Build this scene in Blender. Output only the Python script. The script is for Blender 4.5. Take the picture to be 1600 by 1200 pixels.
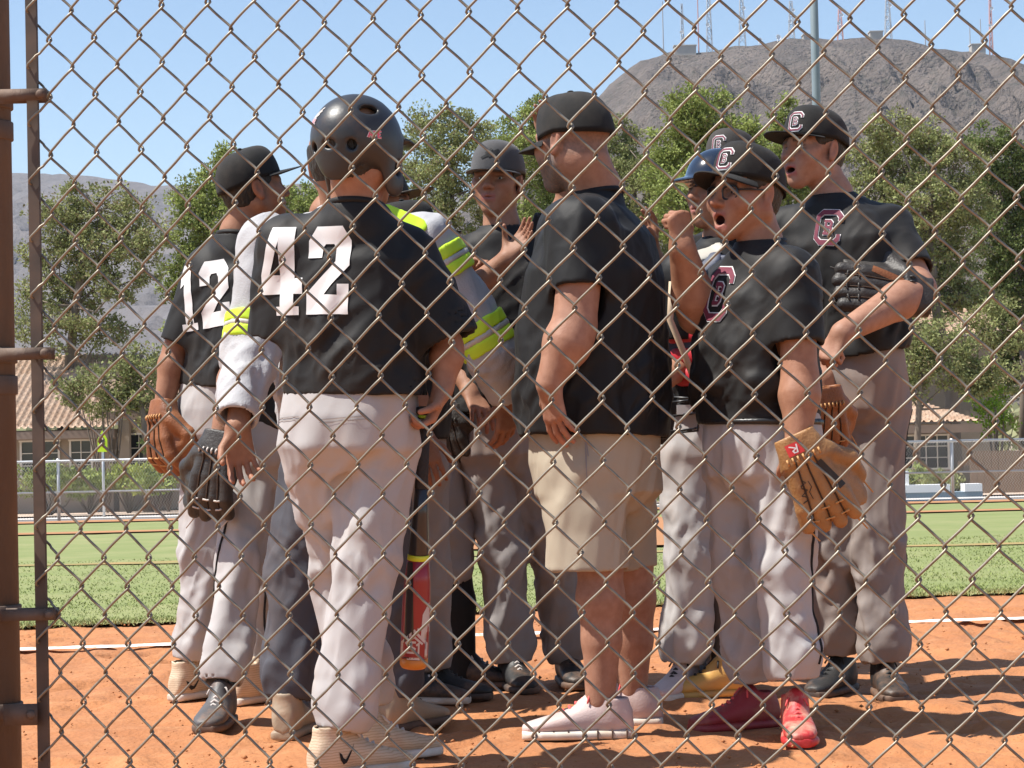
import bpy, bmesh, math, random
import numpy as np
from mathutils import Vector, Matrix
from mathutils.bvhtree import BVHTree
R = math.radians
random.seed(7); rng = np.random.default_rng(7)
for o in list(bpy.data.objects): bpy.data.objects.remove(o)
scene = bpy.context.scene
C = scene.collection

# ---------------------------------------------------------------- camera
FPX = 3440.0                                  # focal length in photo pixels (1600 wide)
CAM_H = 0.80
cam_d = bpy.data.cameras.new('camera'); cam = bpy.data.objects.new('camera', cam_d); C.objects.link(cam)
cam_d.sensor_width = 36.0; cam_d.lens = 36.0*FPX/1600.0
cam_d.clip_start = 0.05; cam_d.clip_end = 12000
CAM_M = Matrix.Rotation(R(90+1.5), 3, 'X') @ Matrix.Rotation(R(-1.3), 3, 'Z')
cam.matrix_world = Matrix.Translation((0, 0, CAM_H)) @ CAM_M.to_4x4()
scene.camera = cam
scene.render.resolution_x = 1024; scene.render.resolution_y = 768

# ---------------------------------------------------------------- sky, sun, exposure
SUN_EL, SUN_AZ = R(59), R(-90-9)             # sun stands to the left, a little behind the camera
sv = Vector((math.sin(SUN_AZ)*math.cos(SUN_EL), math.cos(SUN_AZ)*math.cos(SUN_EL), math.sin(SUN_EL)))
w = bpy.data.worlds.new('World'); scene.world = w; w.use_nodes = True
wn = w.node_tree.nodes; wl = w.node_tree.links
bg = wn['Background']
sky = wn.new('ShaderNodeTexSky'); sky.sky_type = 'NISHITA'; sky.sun_disc = False
sky.sun_elevation = SUN_EL; sky.sun_rotation = SUN_AZ
sky.altitude = 600; sky.air_density = 1.0; sky.dust_density = 0.6; sky.ozone_density = 1.4
wl.new(sky.outputs[0], bg.inputs[0]); bg.inputs[1].default_value = 0.105
sd = bpy.data.lights.new('sun', 'SUN'); sun = bpy.data.objects.new('sun', sd); C.objects.link(sun)
sd.energy = 5.0; sd.angle = R(0.53); sd.color = (1.0, 0.955, 0.88)
sun.rotation_euler = sv.to_track_quat('Z', 'Y').to_euler(); sun.location = (-8, -4, 14)
scene.view_settings.view_transform = 'Standard'; scene.view_settings.look = 'None'
scene.view_settings.exposure = 0.72; scene.view_settings.gamma = 1.0

# ---------------------------------------------------------------- pixel -> world at a real distance
def U(px, py, Y):
    d = CAM_M @ Vector(((px-800)/FPX, -(py-600)/FPX, -1.0))
    return np.array([d.x/d.y*Y, Y, CAM_H + d.z/d.y*Y])
def SC(Y): return FPX/Y                       # photo pixels per metre there

# ---------------------------------------------------------------- object helpers
def tag(o, label=None, cat=None, group=None, kind=None):
    if label: o['label'] = label
    if cat: o['category'] = cat
    if group: o['group'] = group
    if kind: o['kind'] = kind
    return o
def empty(name, loc):
    o = bpy.data.objects.new(name, None); C.objects.link(o); o.location = tuple(loc); o.empty_display_size = .1
    return o
def mesh_np(name, verts, faces, smooth=True):
    """faces: (n,3) or (n,4) int array, or list of polygons"""
    me = bpy.data.meshes.new(name)
    verts = np.ascontiguousarray(verts, dtype=np.float32)
    if isinstance(faces, np.ndarray):
        n, k = faces.shape
        me.vertices.add(len(verts)); me.vertices.foreach_set('co', verts.ravel())
        me.loops.add(n*k); me.loops.foreach_set('vertex_index', np.ascontiguousarray(faces, dtype=np.int32).ravel())
        me.polygons.add(n); me.polygons.foreach_set('loop_start', np.arange(0, n*k, k, dtype=np.int32))
        me.update(calc_edges=True)
    else:
        me.from_pydata([tuple(map(float, v)) for v in verts], [], [tuple(int(i) for i in f) for f in faces])
        me.update()
    if smooth: me.shade_smooth()
    return me
def put(name, me, mat, parent=None, loc=None):
    o = bpy.data.objects.new(name, me); C.objects.link(o)
    if mat is not None:
        if len(me.materials) == 0: me.materials.append(mat)
    if parent is not None: o.parent = parent
    if loc is not None: o.location = tuple(loc)
    return o
class MB:
    """collects simple shapes into one mesh"""
    def __init__(s): s.v = []; s.f = []
    def add(s, v, f):
        n = len(s.v); s.v += [tuple(map(float, p)) for p in v]; s.f += [tuple(int(i)+n for i in q) for q in f]; return s
    def box(s, c, sz, M=None):
        x, y, z = [a/2 for a in sz]
        pts = [Vector((i*x, j*y, k*z)) for i in (-1, 1) for j in (-1, 1) for k in (-1, 1)]
        if M is not None: pts = [M @ p for p in pts]
        c = Vector(c)
        return s.add([p+c for p in pts], [(0,1,3,2),(4,6,7,5),(0,4,5,1),(2,3,7,6),(0,2,6,4),(1,5,7,3)])
    def tube(s, pts, r, n=8, cap=True):
        pts = [np.array(p, float) for p in pts]; m = len(pts)
        rr = r if hasattr(r, '__len__') else [r]*m
        vs = []; up = None
        for i in range(m):
            t = pts[min(i+1, m-1)] - pts[max(i-1, 0)]; t = t/(np.linalg.norm(t)+1e-9)
            if up is None:
                a = np.array([0, 0, 1.]) if abs(t[2]) < .9 else np.array([1., 0, 0])
                up = np.cross(t, a); up /= np.linalg.norm(up)
            up = up - t*np.dot(up, t); up /= (np.linalg.norm(up)+1e-9)
            b = np.cross(t, up)
            for k in range(n):
                a = 2*math.pi*k/n
                vs.append(pts[i] + rr[i]*(math.cos(a)*up + math.sin(a)*b))
        fs = [(i*n+k, i*n+(k+1) % n, (i+1)*n+(k+1) % n, (i+1)*n+k) for i in range(m-1) for k in range(n)]
        if cap: fs += [tuple(range(n-1, -1, -1)), tuple((m-1)*n+k for k in range(n))]
        return s.add(vs, fs)
    def lathe(s, prof, c, n=20, axis=None):
        """prof: (radius, height) list turned about z through c"""
        vs = [(r*math.cos(2*math.pi*k/n), r*math.sin(2*math.pi*k/n), h) for r, h in prof for k in range(n)]
        if axis is not None:
            q = Vector((0, 0, 1)).rotation_difference(Vector(axis)); vs = [q @ Vector(v) for v in vs]
        c = Vector(c); vs = [Vector(v)+c for v in vs]; m = len(prof)
        fs = [(i*n+k, i*n+(k+1) % n, (i+1)*n+(k+1) % n, (i+1)*n+k) for i in range(m-1) for k in range(n)]
        fs += [tuple(range(n-1, -1, -1)), tuple((m-1)*n+k for k in range(n))]
        return s.add(vs, fs)
    def build(s, name, mat, parent=None, smooth=False, loc=None):
        off = np.array(loc if loc is not None else (0, 0, 0))
        me = bpy.data.meshes.new(name); me.from_pydata([tuple(np.array(p)-off) for p in s.v], [], s.f); me.update()
        if smooth: me.shade_smooth()
        return put(name, me, mat, parent, loc)

# ---------------------------------------------------------------- numpy noise
_perm = rng.permutation(256); _perm = np.concatenate([_perm, _perm]).astype(np.int32)
_grad = rng.normal(size=(256, 3)); _grad /= np.linalg.norm(_grad, axis=1)[:, None]
def perlin(p):
    p = np.asarray(p, float); i = np.floor(p).astype(np.int64); f = p - i; u = f*f*f*(f*(f*6-15)+10)
    i &= 255
    def g(dx, dy, dz):
        h = _perm[(_perm[(_perm[(i[:, 0]+dx) & 255] + i[:, 1]+dy) & 255] + i[:, 2]+dz) & 255]
        return (_grad[h]*(f-np.array([dx, dy, dz]))).sum(1)
    def lerp(a, b, t): return a+(b-a)*t
    x00 = lerp(g(0,0,0), g(1,0,0), u[:, 0]); x10 = lerp(g(0,1,0), g(1,1,0), u[:, 0])
    x01 = lerp(g(0,0,1), g(1,0,1), u[:, 0]); x11 = lerp(g(0,1,1), g(1,1,1), u[:, 0])
    return lerp(lerp(x00, x10, u[:, 1]), lerp(x01, x11, u[:, 1]), u[:, 2])*1.6
def fbm(p, o=4):
    p = np.asarray(p, float); s = 0; a = 1
    for k in range(o): s = s + a*perlin(p*2**k + 17.3*k); a *= .5
    return s

# ---------------------------------------------------------------- materials
def mat(name, col, rough=.7, var=None, vscale=8.0, bump=0.0, bscale=60.0, metal=0.0, attr=False, spec=.5, coat=0.0,
        sheen=0.0, detail=5.0, dirt=None, dscale=4.0, damt=.5, stretch=None, trans=0.0):
    """procedural material: base colour, large colour variation (var), patches of dirt, fine bump"""
    m = bpy.data.materials.new(name); m.use_nodes = True
    nt = m.node_tree; N = nt.nodes; L = nt.links; b = N['Principled BSDF']
    b.inputs['Roughness'].default_value = rough; b.inputs['Metallic'].default_value = metal
    b.inputs['Specular IOR Level'].default_value = spec
    if coat: b.inputs['Coat Weight'].default_value = coat; b.inputs['Coat Roughness'].default_value = .15
    if sheen: b.inputs['Sheen Weight'].default_value = sheen
    tc = N.new('ShaderNodeTexCoord'); co = tc.outputs['Object']
    if stretch:
        mp = N.new('ShaderNodeMapping'); mp.inputs['Scale'].default_value = stretch; L.new(co, mp.inputs[0]); co = mp.outputs[0]
    src = None
    if attr:
        a = N.new('ShaderNodeAttribute'); a.attribute_name = 'Col'; src = a.outputs['Color']
    else:
        rgb = N.new('ShaderNodeRGB'); rgb.outputs[0].default_value = (*col, 1); src = rgb.outputs[0]
    if var is not None:
        nz = N.new('ShaderNodeTexNoise'); nz.inputs['Scale'].default_value = vscale; nz.inputs['Detail'].default_value = detail
        L.new(co, nz.inputs['Vector'])
        rp = N.new('ShaderNodeValToRGB'); rp.color_ramp.elements[0].position = .32; rp.color_ramp.elements[1].position = .68
        L.new(nz.outputs['Fac'], rp.inputs[0])
        mx = N.new('ShaderNodeMix'); mx.data_type = 'RGBA'
        if attr:
            mx.blend_type = 'MULTIPLY'; mx.inputs['Factor'].default_value = 1
            rp.color_ramp.elements[0].color = (*var, 1); rp.color_ramp.elements[1].color = (1, 1, 1, 1)
            L.new(src, mx.inputs[6]); L.new(rp.outputs[0], mx.inputs[7])
        else:
            L.new(rp.outputs[0], mx.inputs['Factor']); L.new(src, mx.inputs[6]); mx.inputs[7].default_value = (*var, 1)
        src = mx.outputs[2]
    if dirt is not None:
        nz = N.new('ShaderNodeTexNoise'); nz.inputs['Scale'].default_value = dscale; nz.inputs['Detail'].default_value = 7; nz.inputs['Roughness'].default_value = .65
        L.new(co, nz.inputs['Vector'])
        rp = N.new('ShaderNodeValToRGB'); rp.color_ramp.elements[0].position = .5; rp.color_ramp.elements[1].position = .72
        rp.color_ramp.elements[1].color = (damt, damt, damt, 1); L.new(nz.outputs['Fac'], rp.inputs[0])
        mx = N.new('ShaderNodeMix'); mx.data_type = 'RGBA'; L.new(rp.outputs[0], mx.inputs['Factor'])
        L.new(src, mx.inputs[6]); mx.inputs[7].default_value = (*dirt, 1); src = mx.outputs[2]
    L.new(src, b.inputs['Base Color'])
    if bump:
        nz = N.new('ShaderNodeTexNoise'); nz.inputs['Scale'].default_value = bscale; nz.inputs['Detail'].default_value = 4
        L.new(co, nz.inputs['Vector'])
        bp = N.new('ShaderNodeBump'); bp.inputs['Strength'].default_value = bump; bp.inputs['Distance'].default_value = .01
        L.new(nz.outputs['Fac'], bp.inputs['Height']); L.new(bp.outputs[0], b.inputs['Normal'])
    if trans:
        t = N.new('ShaderNodeBsdfTranslucent'); L.new(src, t.inputs[0]); ms = N.new('ShaderNodeMixShader'); ms.inputs[0].default_value = trans
        L.new(b.outputs[0], ms.inputs[1]); L.new(t.outputs[0], ms.inputs[2]); L.new(ms.outputs[0], N['Material Output'].inputs[0])
    return m
# ================================================================ THE SETTING
def ground_z(y):
    y = np.asarray(y, float)
    return np.where(y < 11, 0.0, np.where(y < 60, -0.018*(y-11), -0.018*49))
def mound_h(x, y):
    d = np.sqrt((x-0.30)**2 + (y-21.5)**2)
    return 0.27*np.clip(1-(d-0.6)/2.3, 0, 1)**1.3
def sheet(name, xs, ys, zoff, mat_, parent=None, noise=0.0, mask=None, kind='structure', nscale=1.0, fn=None):
    X, Y = np.meshgrid(xs, ys, indexing='ij')
    if fn is not None: X, Y = fn(X, Y)
    Z = ground_z(Y) + zoff
    Z = Z + mound_h(X, Y)
    if noise: Z = Z + noise*fbm(np.stack([X.ravel()*nscale, Y.ravel()*nscale, np.zeros(X.size)], 1), 4).reshape(X.shape)
    n, m = X.shape; idx = np.arange(n*m).reshape(n, m)
    F = np.stack([idx[:-1, :-1].ravel(), idx[1:, :-1].ravel(), idx[1:, 1:].ravel(), idx[:-1, 1:].ravel()], 1)
    V = np.stack([X.ravel(), Y.ravel(), Z.ravel()], 1)
    if mask is not None:
        c = V[F].mean(1); F = F[mask(c[:, 0], c[:, 1])]
    o = put(name, mesh_np(name, V, F), mat_, parent)
    if parent is None: tag(o, kind=kind)
    return o

M_dirt = mat('infield clay', (.42, .172, .064), .95, var=(.34, .133, .05), vscale=1.3, bump=.9, bscale=45, dirt=(.47, .225, .10), dscale=9, damt=.6)
M_dirt2 = mat('base path clay', (.40, .18, .075), .95, var=(.33, .165, .07), vscale=1.0, bump=.4, bscale=20)
M_worn = mat('thin worn turf', (.36, .22, .085), .95, var=(.22, .21, .07), vscale=3, bump=.4, bscale=20)
M_grass = mat('mown turf', (.17, .205, .06), .9, var=(.215, .235, .085), vscale=1.6, bump=.7, bscale=30, dirt=(.33, .30, .14), dscale=.9, damt=.5)
M_blade = mat('grass blades', (.15, .225, .05), .8, attr=True)
M_chalk = mat('chalk', (.80, .77, .72), .95, dirt=(.50, .25, .12), dscale=22, damt=1.0, bump=.6, bscale=50)
M_far = mat('desert ground', (.36, .28, .21), .95, var=(.30, .24, .17), vscale=.05, bump=.3, bscale=2)
M_road = mat('asphalt', (.17, .165, .16), .9, var=(.21, .20, .19), vscale=.8, bump=.3, bscale=30)
M_conc = mat('concrete', (.62, .58, .53), .9, var=(.52, .49, .45), vscale=1.5, bump=.2, bscale=30)
M_yard = mat('yard gravel', (.52, .40, .31), .95, var=(.42, .33, .25), vscale=.8, bump=.5, bscale=12)

# terrain under everything, out to the hills
xs = np.concatenate([np.linspace(-4000, -100, 20), np.linspace(-60, 60, 13), np.linspace(100, 4000, 20)])
ys = np.concatenate([[-30, -5, 0, 11, 30, 60, 100, 200, 400], np.linspace(800, 6000, 8)])
sheet('ground', xs, ys, -0.06, M_far)
# infield clay, fine mesh near the camera with foot-worn unevenness
def clay_fn(X, Y): return X, Y
xs = np.concatenate([np.linspace(-8, -2.6, 12), np.linspace(-2.5, 2.5, 251), np.linspace(2.6, 8, 12)])
ys = np.concatenate([np.linspace(-1, 3.8, 10), np.linspace(3.9, 11.6, 280)])
clay = sheet('infield_clay', xs, ys, -0.008, M_dirt, noise=.010, nscale=5.0)
def footprints(o):
    """shallow heel-and-sole prints and scuffs trodden into the clay"""
    n = len(o.data.vertices); V = np.empty(n*3, np.float32); o.data.vertices.foreach_get('co', V); V = V.reshape(-1, 3)
    near = np.where((V[:, 1] > 4) & (np.abs(V[:, 0]) < 2.5))[0]; g = np.random.default_rng(21); P = V[near]; dz = np.zeros(len(near))
    for _ in range(420):
        c = np.array([(g.random()-.5)*4.4, 4.2+6.4*g.random()]); a = g.random()*math.pi; L, W_ = (.13, .045) if g.random() < .6 else (.06+.16*g.random(), .03)
        m = np.where((np.abs(P[:, 0]-c[0]) < .4) & (np.abs(P[:, 1]-c[1]) < .4))[0]
        d = P[m, :2]-c; u = (d[:, 0]*math.cos(a)+d[:, 1]*math.sin(a))/L; v = (-d[:, 0]*math.sin(a)+d[:, 1]*math.cos(a))/W_; q = u*u+v*v
        dz[m] += -.013*np.exp(-q) + .006*np.exp(-(np.sqrt(q)-1.7)**2*3)
    V[near, 2] += dz; V[:, 2] = np.minimum(V[:, 2], .007); o.data.vertices.foreach_set('co', V.ravel()); o.data.update()
footprints(clay)
# turf starts on a slightly slanting edge
def turf_edge(x): return 10.42 + 0.16*x
xs = np.linspace(-14, 16, 121); ts = np.concatenate([np.linspace(0, .12, 24), np.linspace(.13, 1, 70)])
def turf_fn(X, T):
    e = turf_edge(X) + .07*perlin(np.stack([X.ravel()*2.2, X.ravel()*0, X.ravel()*0], 1)).reshape(X.shape)
    return X, e + T*(41.2-e)
def not_clay(x, y):
    return (np.hypot(x-.30, y-21.5) > 2.9)
sheet('turf', xs, ts, .008, M_grass, noise=.006, fn=turf_fn, nscale=2)
# mound and base path clay lie 4 mm and more over the turf
a = np.linspace(0, 2*math.pi, 61); r = np.linspace(0, 1, 12)
def mound_fn(A, Rr):
    k = 2.85 + .10*np.sin(A*5) + .06*np.sin(A*11+1)
    return .30+Rr*k*np.cos(A), 21.5+Rr*k*np.sin(A)
sheet('pitching_mound', a, r, .030, M_dirt2, fn=mound_fn)
def path_fn(y0, wd, s): 
    def f(X, T): return X, y0 + s*X + (T-.5)*(wd + .12*np.sin(X*1.7) + .08*np.sin(X*4.1))
    return f
sheet('base_path', np.linspace(-14, 16, 90), np.linspace(0, 1, 3), .028, M_dirt2, fn=path_fn(31.5, 1.3, .12))
sheet('worn_path', np.linspace(-14, 16, 120), np.linspace(0, 1, 3), .016, M_worn, fn=path_fn(17.7, .42, -.02), mask=lambda x, y: np.hypot(x-.30, y-21.5) > 2.9)
# foul line of chalk
n = 160; X = np.linspace(-4, 4, n); e1 = .024+.030*rng.random(n); e2 = .024+.030*rng.random(n)
yc = 9.07 + .0945*X; V = np.concatenate([np.stack([X, yc-e1, np.full(n, .0105)], 1), np.stack([X, yc, .015+.004*rng.random(n)], 1), np.stack([X, yc+e2, np.full(n, .0105)], 1)])
F = np.concatenate([np.stack([np.arange(n-1)+k*n, np.arange(1, n)+k*n, np.arange(1, n)+(k+1)*n, np.arange(n-1)+(k+1)*n], 1) for k in (0, 1)])
tag(put('chalk_line', mesh_np('chalk_line', V, F), M_chalk), kind='structure')
# strips behind the turf: track, kerb walk, road, yards
def strip(name, y0, y1, zoff, m, s=0.0, x0=-20, x1=22):
    return sheet(name, np.linspace(x0, x1, 30), np.linspace(0, 1, 3), zoff, m, fn=lambda X, T: (X, y0 + s*X + T*(y1-y0)))
strip('warning_track', 40.6, 43.2, .030, M_dirt2)
strip('sidewalk', 43.6, 46.2, .06, M_conc)
strip('road', 46.2, 50.0, -.03, M_road)
strip('yard', 50.0, 60, .05, M_yard, x0=-30, x1=32)

# loose clods and kicked-up clay: real lumps
def scatter_clods():
    n = 3000
    y = 4.3 + 6.0*rng.random(n)**1.1; x = (rng.random(n)-.5)*2*(.27*y)
    s = .0015 + .007*rng.random(n)**6
    base = np.array([[1,0,0],[-1,0,0],[0,1,0],[0,-1,0],[0,0,.8],[0,0,-.6]], float)
    tri = np.array([[0,2,4],[2,1,4],[1,3,4],[3,0,4],[2,0,5],[1,2,5],[3,1,5],[0,3,5]])
    V = (base[None]*(.6+.8*rng.random((n, 6, 1))))*s[:, None, None] + np.stack([x, y, s*.3], 1)[:, None]
    F = tri[None] + (np.arange(n)*6)[:, None, None]
    tag(put('clay_clods', mesh_np('clay_clods', V.reshape(-1, 3), F.reshape(-1, 3), False), M_dirt), 'small clods of orange clay scattered over the infield', 'clay', kind='stuff')
scatter_clods()
def scatter_grass():
    n = 70000
    t = rng.random(n)**2.2; x = (rng.random(n)-.5)*2*4.2*(1+.9*t); e = turf_edge(x)
    y = e + .02 + t*9 + .06*rng.normal(size=n)
    keep = (np.hypot(x-.30, y-21.5) > 2.9) & (np.abs(y-17.7+.02*x) > .2); x = x[keep]; y = y[keep]; n = len(x); t = t[keep]
    h = .006+.011*rng.random(n); h = np.where(y-turf_edge(x) < .15, h*1.4, h)
    a = rng.random(n)*2*math.pi; wd = .0035+.003*t
    dx = np.cos(a)*wd; dy = np.sin(a)*wd; lx = (rng.random(n)-.5)*.035; ly = (rng.random(n)-.5)*.035
    z = ground_z(y)+.006
    V = np.stack([np.stack([x-dx, y-dy, z], 1), np.stack([x+dx, y+dy, z], 1), np.stack([x+lx, y+ly, z+h], 1)], 1).reshape(-1, 3)
    F = np.arange(3*n).reshape(-1, 3)
    me = mesh_np('grass', V, F, False)
    dry = np.clip(1.2-(y-turf_edge(x))/.25, 0, 1)*rng.random(n) + .25*rng.random(n)
    g = np.array([.185, .235, .058]); d = np.array([.36, .31, .14])
    col = g + (d-g)*np.clip(dry, 0, 1)[:, None]; col = col*(.75+.5*rng.random((n, 1)))
    at = me.attributes.new('Col', 'FLOAT_COLOR', 'POINT'); at.data.foreach_set('color', np.repeat(np.concatenate([col, np.ones((n, 1))], 1), 3, 0).astype(np.float32).ravel())
    tag(put('grass', me, M_blade), 'short green grass of the infield with a dry ragged edge', 'grass', kind='stuff')
scatter_grass()

# ---------------------------------------------------------------- hills
def hill(name, prof, Yr, Y0, depth_back, mat_, res=(170, 80), rough=14, gully=1.0, fade=1.25):
    """prof: photo pixels of the ridge line; the ridge stands at distance Yr and its face falls towards Y0"""
    pts = np.array([U(px, py, Yr) for px, py in prof]); xr = pts[:, 0]; zr = pts[:, 2]
    nx, ny = res
    xs = np.linspace(xr[0], xr[-1], nx); ts = np.concatenate([np.linspace(0, 1, ny), 1+np.linspace(.05, 1, 10)])
    X, T = np.meshgrid(xs, ts, indexing='ij')
    Y = np.where(T <= 1, Y0 + T*(Yr-Y0), Yr + (T-1)*depth_back)
    crest = np.interp(xs, xr, zr)[:, None]
    shape = np.where(T <= 1, np.clip(T, 0, 1)**fade, np.cos(np.clip(T-1, 0, 1)*math.pi/2))
    P = np.stack([X.ravel()/140, Y.ravel()/200, np.zeros(X.size)], 1)
    g = fbm(P*1.2, 5).reshape(X.shape); g2 = np.abs(fbm(P*np.array([3.0, 1.4, 1]), 4)).reshape(X.shape)
    fine = fbm(P*9, 4).reshape(X.shape)
    sc = rough*np.clip(T*3, 0, 1)*np.where(T <= 1, np.clip((1-T)*6, .10, 1), 1)
    Z = crest*shape + sc*(g*1.2 - g2*gully*1.6 + fine*.5)
    n, m = X.shape; idx = np.arange(n*m).reshape(n, m)
    F = np.stack([idx[:-1, :-1].ravel(), idx[1:, :-1].ravel(), idx[1:, 1:].ravel(), idx[:-1, 1:].ravel()], 1)
    return tag(put(name, mesh_np(name, np.stack([X.ravel(), Y.ravel(), Z.ravel()], 1), F), mat_), kind='structure')
M_hill = mat('volcanic rock slope', (.150, .122, .106), .95, var=(.085, .070, .062), vscale=.035, detail=15, dirt=(.045, .046, .036), dscale=.16, damt=.95, bump=1.0, bscale=.34)
M_hill.node_tree.nodes['Bump'].inputs['Distance'].default_value = 6
M_hill2 = mat('far scrub ridge', (.14, .125, .125), .95, var=(.105, .098, .10), vscale=.006, detail=10, bump=.8, bscale=.06)
M_hill2.node_tree.nodes['Bump'].inputs['Distance'].default_value = 8
hill('hill_far_ridge', [(-900, 250), (-300, 262), (0, 268), (100, 272), (200, 280), (235, 287), (290, 289), (360, 296), (440, 290), (470, 284), (560, 292), (700, 300), (900, 290), (1100, 300)], 3000, 700, 900, M_hill2, rough=20)
hill('hill_mountain', [(300, 690), (420, 560), (600, 440), (720, 330), (820, 235), (880, 190), (930, 152), (965, 120), (1000, 92), (1050, 82), (1085, 84), (1110, 80), (1150, 68), (1200, 64), (1250, 60), (1310, 57), (1380, 57), (1420, 62), (1460, 70), (1500, 75), (1540, 80), (1570, 88), (1600, 101), (1700, 130), (1900, 200), (2300, 330), (2900, 500)], 1500, 330, 700, M_hill, res=(420, 200), rough=15, gully=1.5)

# ---------------------------------------------------------------- towers on the mountain
M_tower = mat('galvanised lattice', (.42, .44, .47), .6, metal=.3)
M_towr = mat('red and white lattice', (.55, .30, .28), .6)
M_block = mat('equipment hut render', (.45, .41, .37), .9, var=(.38, .35, .31), vscale=.1)
M_dish = mat('white dish', (.8, .8, .8), .5)
def lattice(px, ytop, ybot, wpx, m, label, kind='lattice', Y=1500):
    b = U(px, ybot, Y); t = U(px, ytop, Y); h = t[2]-b[2]; wd = wpx/SC(Y)
    mb = MB()
    if kind == 'mast':
        mb.tube([(0, 0, -6), (0, 0, h)], [.55, .35], 5)
    else:
        legs = [(-1, -1), (1, -1), (1, 1), (-1, 1)]
        tp = .45
        def P(i, z):
            k = wd/2*(1-(1-tp)*z/h); return (legs[i % 4][0]*k, legs[i % 4][1]*k, z)
        for i in range(4): mb.tube([P(i, -8), P(i, h)], .26, 4)
        nb = max(4, int(h/5))
        for j in range(nb):
            z0 = h*j/nb; z1 = h*(j+1)/nb
            for i in range(4):
                mb.tube([P(i, z0), P(i+1, z1)], .16, 3); mb.tube([P(i+1, z0), P(i, z1)], .16, 3); mb.tube([P(i, z1), P(i+1, z1)], .16, 3)
    o = empty('radio_tower', b); mb.build('lattice' if kind != 'mast' else 'mast', m, o)
    for k in range(2 if kind != 'mast' else 0):
        d = MB(); d.lathe([(.05, 0), (1.1, .5), (1.3, .9), (1.25, .9), (1.0, .55), (.04, .1)], (wd*.3*(1 if k else -1), -wd*.4, h*(.45+.3*k)), 12, axis=(0, -1, 0)); d.build('dish', M_dish, o)
    tag(o, label, 'tower', 'radio towers along the mountain crest')
lattice(1037, 2, 90, 2, M_tower, 'thin bare mast, leftmost of the towers on the mountain crest', 'mast')
lattice(1067, 6, 88, 5, M_tower, 'slim lattice tower rising from the hut at the crest left end')
lattice(1092, -10, 84, 3, M_towr, 'thin reddish mast just right of the crest hut', 'mast')
lattice(1109, -14, 84, 9, M_tower, 'tall grey lattice tower right of the thin reddish mast')
lattice(1160, -4, 68, 10, M_tower, 'grey lattice tower left of the white dishes on the crest')
lattice(1237, 2, 62, 9, M_tower, 'grey lattice tower just left of the tall light pole')
lattice(1313, 14, 57, 8, M_towr, 'short red and grey lattice tower right of the light pole')
lattice(1388, -6, 57, 10, M_tower, 'grey lattice tower above the highest part of the crest')
lattice(1446, 32, 68, 3, M_tower, 'short thin mast on the falling right crest', 'mast')
lattice(1516, 40, 74, 2, M_tower, 'small mast beside the pale hut on the right crest', 'mast')
lattice(1533, 30, 76, 2, M_tower, 'thin whip mast right of the pale hut on the crest', 'mast')
lattice(1549, -8, 80, 5, M_towr, 'red and white lattice tower at the far right of the crest')
def hut(px, py, wpx, hpx, label):
    b = U(px, py, 1496); k = SC(1496); mb = MB(); o = empty('equipment_hut', b)
    mb.box((0, 0, hpx/k/2-3), (wpx/k, 9, hpx/k+6)); mb.build('wall', M_block, o)
    r_ = MB(); r_.box((0, 0, hpx/k+.3), (wpx/k+1, 10, .6)); r_.build('roof', M_conc, o)
    tag(o, label, 'hut', 'equipment huts on the mountain crest')
hut(1070, 83, 34, 10, 'flat roofed block hut at the left end of the mountain crest')
hut(1262, 61, 16, 5, 'low hut behind the light pole on the mountain crest')
hut(1368, 57, 20, 6, 'low flat hut at the highest point of the mountain crest')
hut(1527, 78, 22, 7, 'pale low hut on the right side of the mountain crest')
for px, py, r_, lb in ((1186, 64, 4, 'smaller white dish lying low on the crest, left of the other dish'), (1215, 60, 5, 'larger white dish tilted to the right on the crest')):
    o = MB().lathe([(.1, 0), (r_/2.3*.7, .7), (r_/2.3, 1.6), (r_/2.3*.96, 1.65), (r_/2.3*.6, .9), (.05, .3)], (0, 0, 0), 14, axis=(.45, -.8, .4)).tube([(0, 0, 0), (0, .3, -4)], .25, 5).build('satellite_dish', M_dish, None, True)
    o.location = tuple(U(px, py, 1490)); tag(o, lb, 'dish', 'dishes on the crest')
# ================================================================ BACKGROUND THINGS
M_stucco = mat('tan stucco', (.33, .265, .205), .95, var=(.28, .225, .175), vscale=1.2, bump=.3, bscale=40)
M_trim = mat('brown fascia', (.27, .20, .16), .8, var=(.22, .165, .13), vscale=2)
M_glass = mat('dark window glass', (.03, .035, .04), .08, spec=.6)
M_wframe = mat('window frame', (.62, .58, .52), .6)
M_tile = mat('clay roof tile', (.45, .30, .205), .9, var=(.55, .41, .31), vscale=2.2, dirt=(.42, .26, .18), dscale=5, damt=.7)
M_galv = mat('galvanised steel', (.55, .56, .57), .45, metal=.55, var=(.45, .46, .47), vscale=6)
M_wood = mat('weathered fence boards', (.26, .18, .12), .9, var=(.20, .14, .10), vscale=3)

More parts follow.
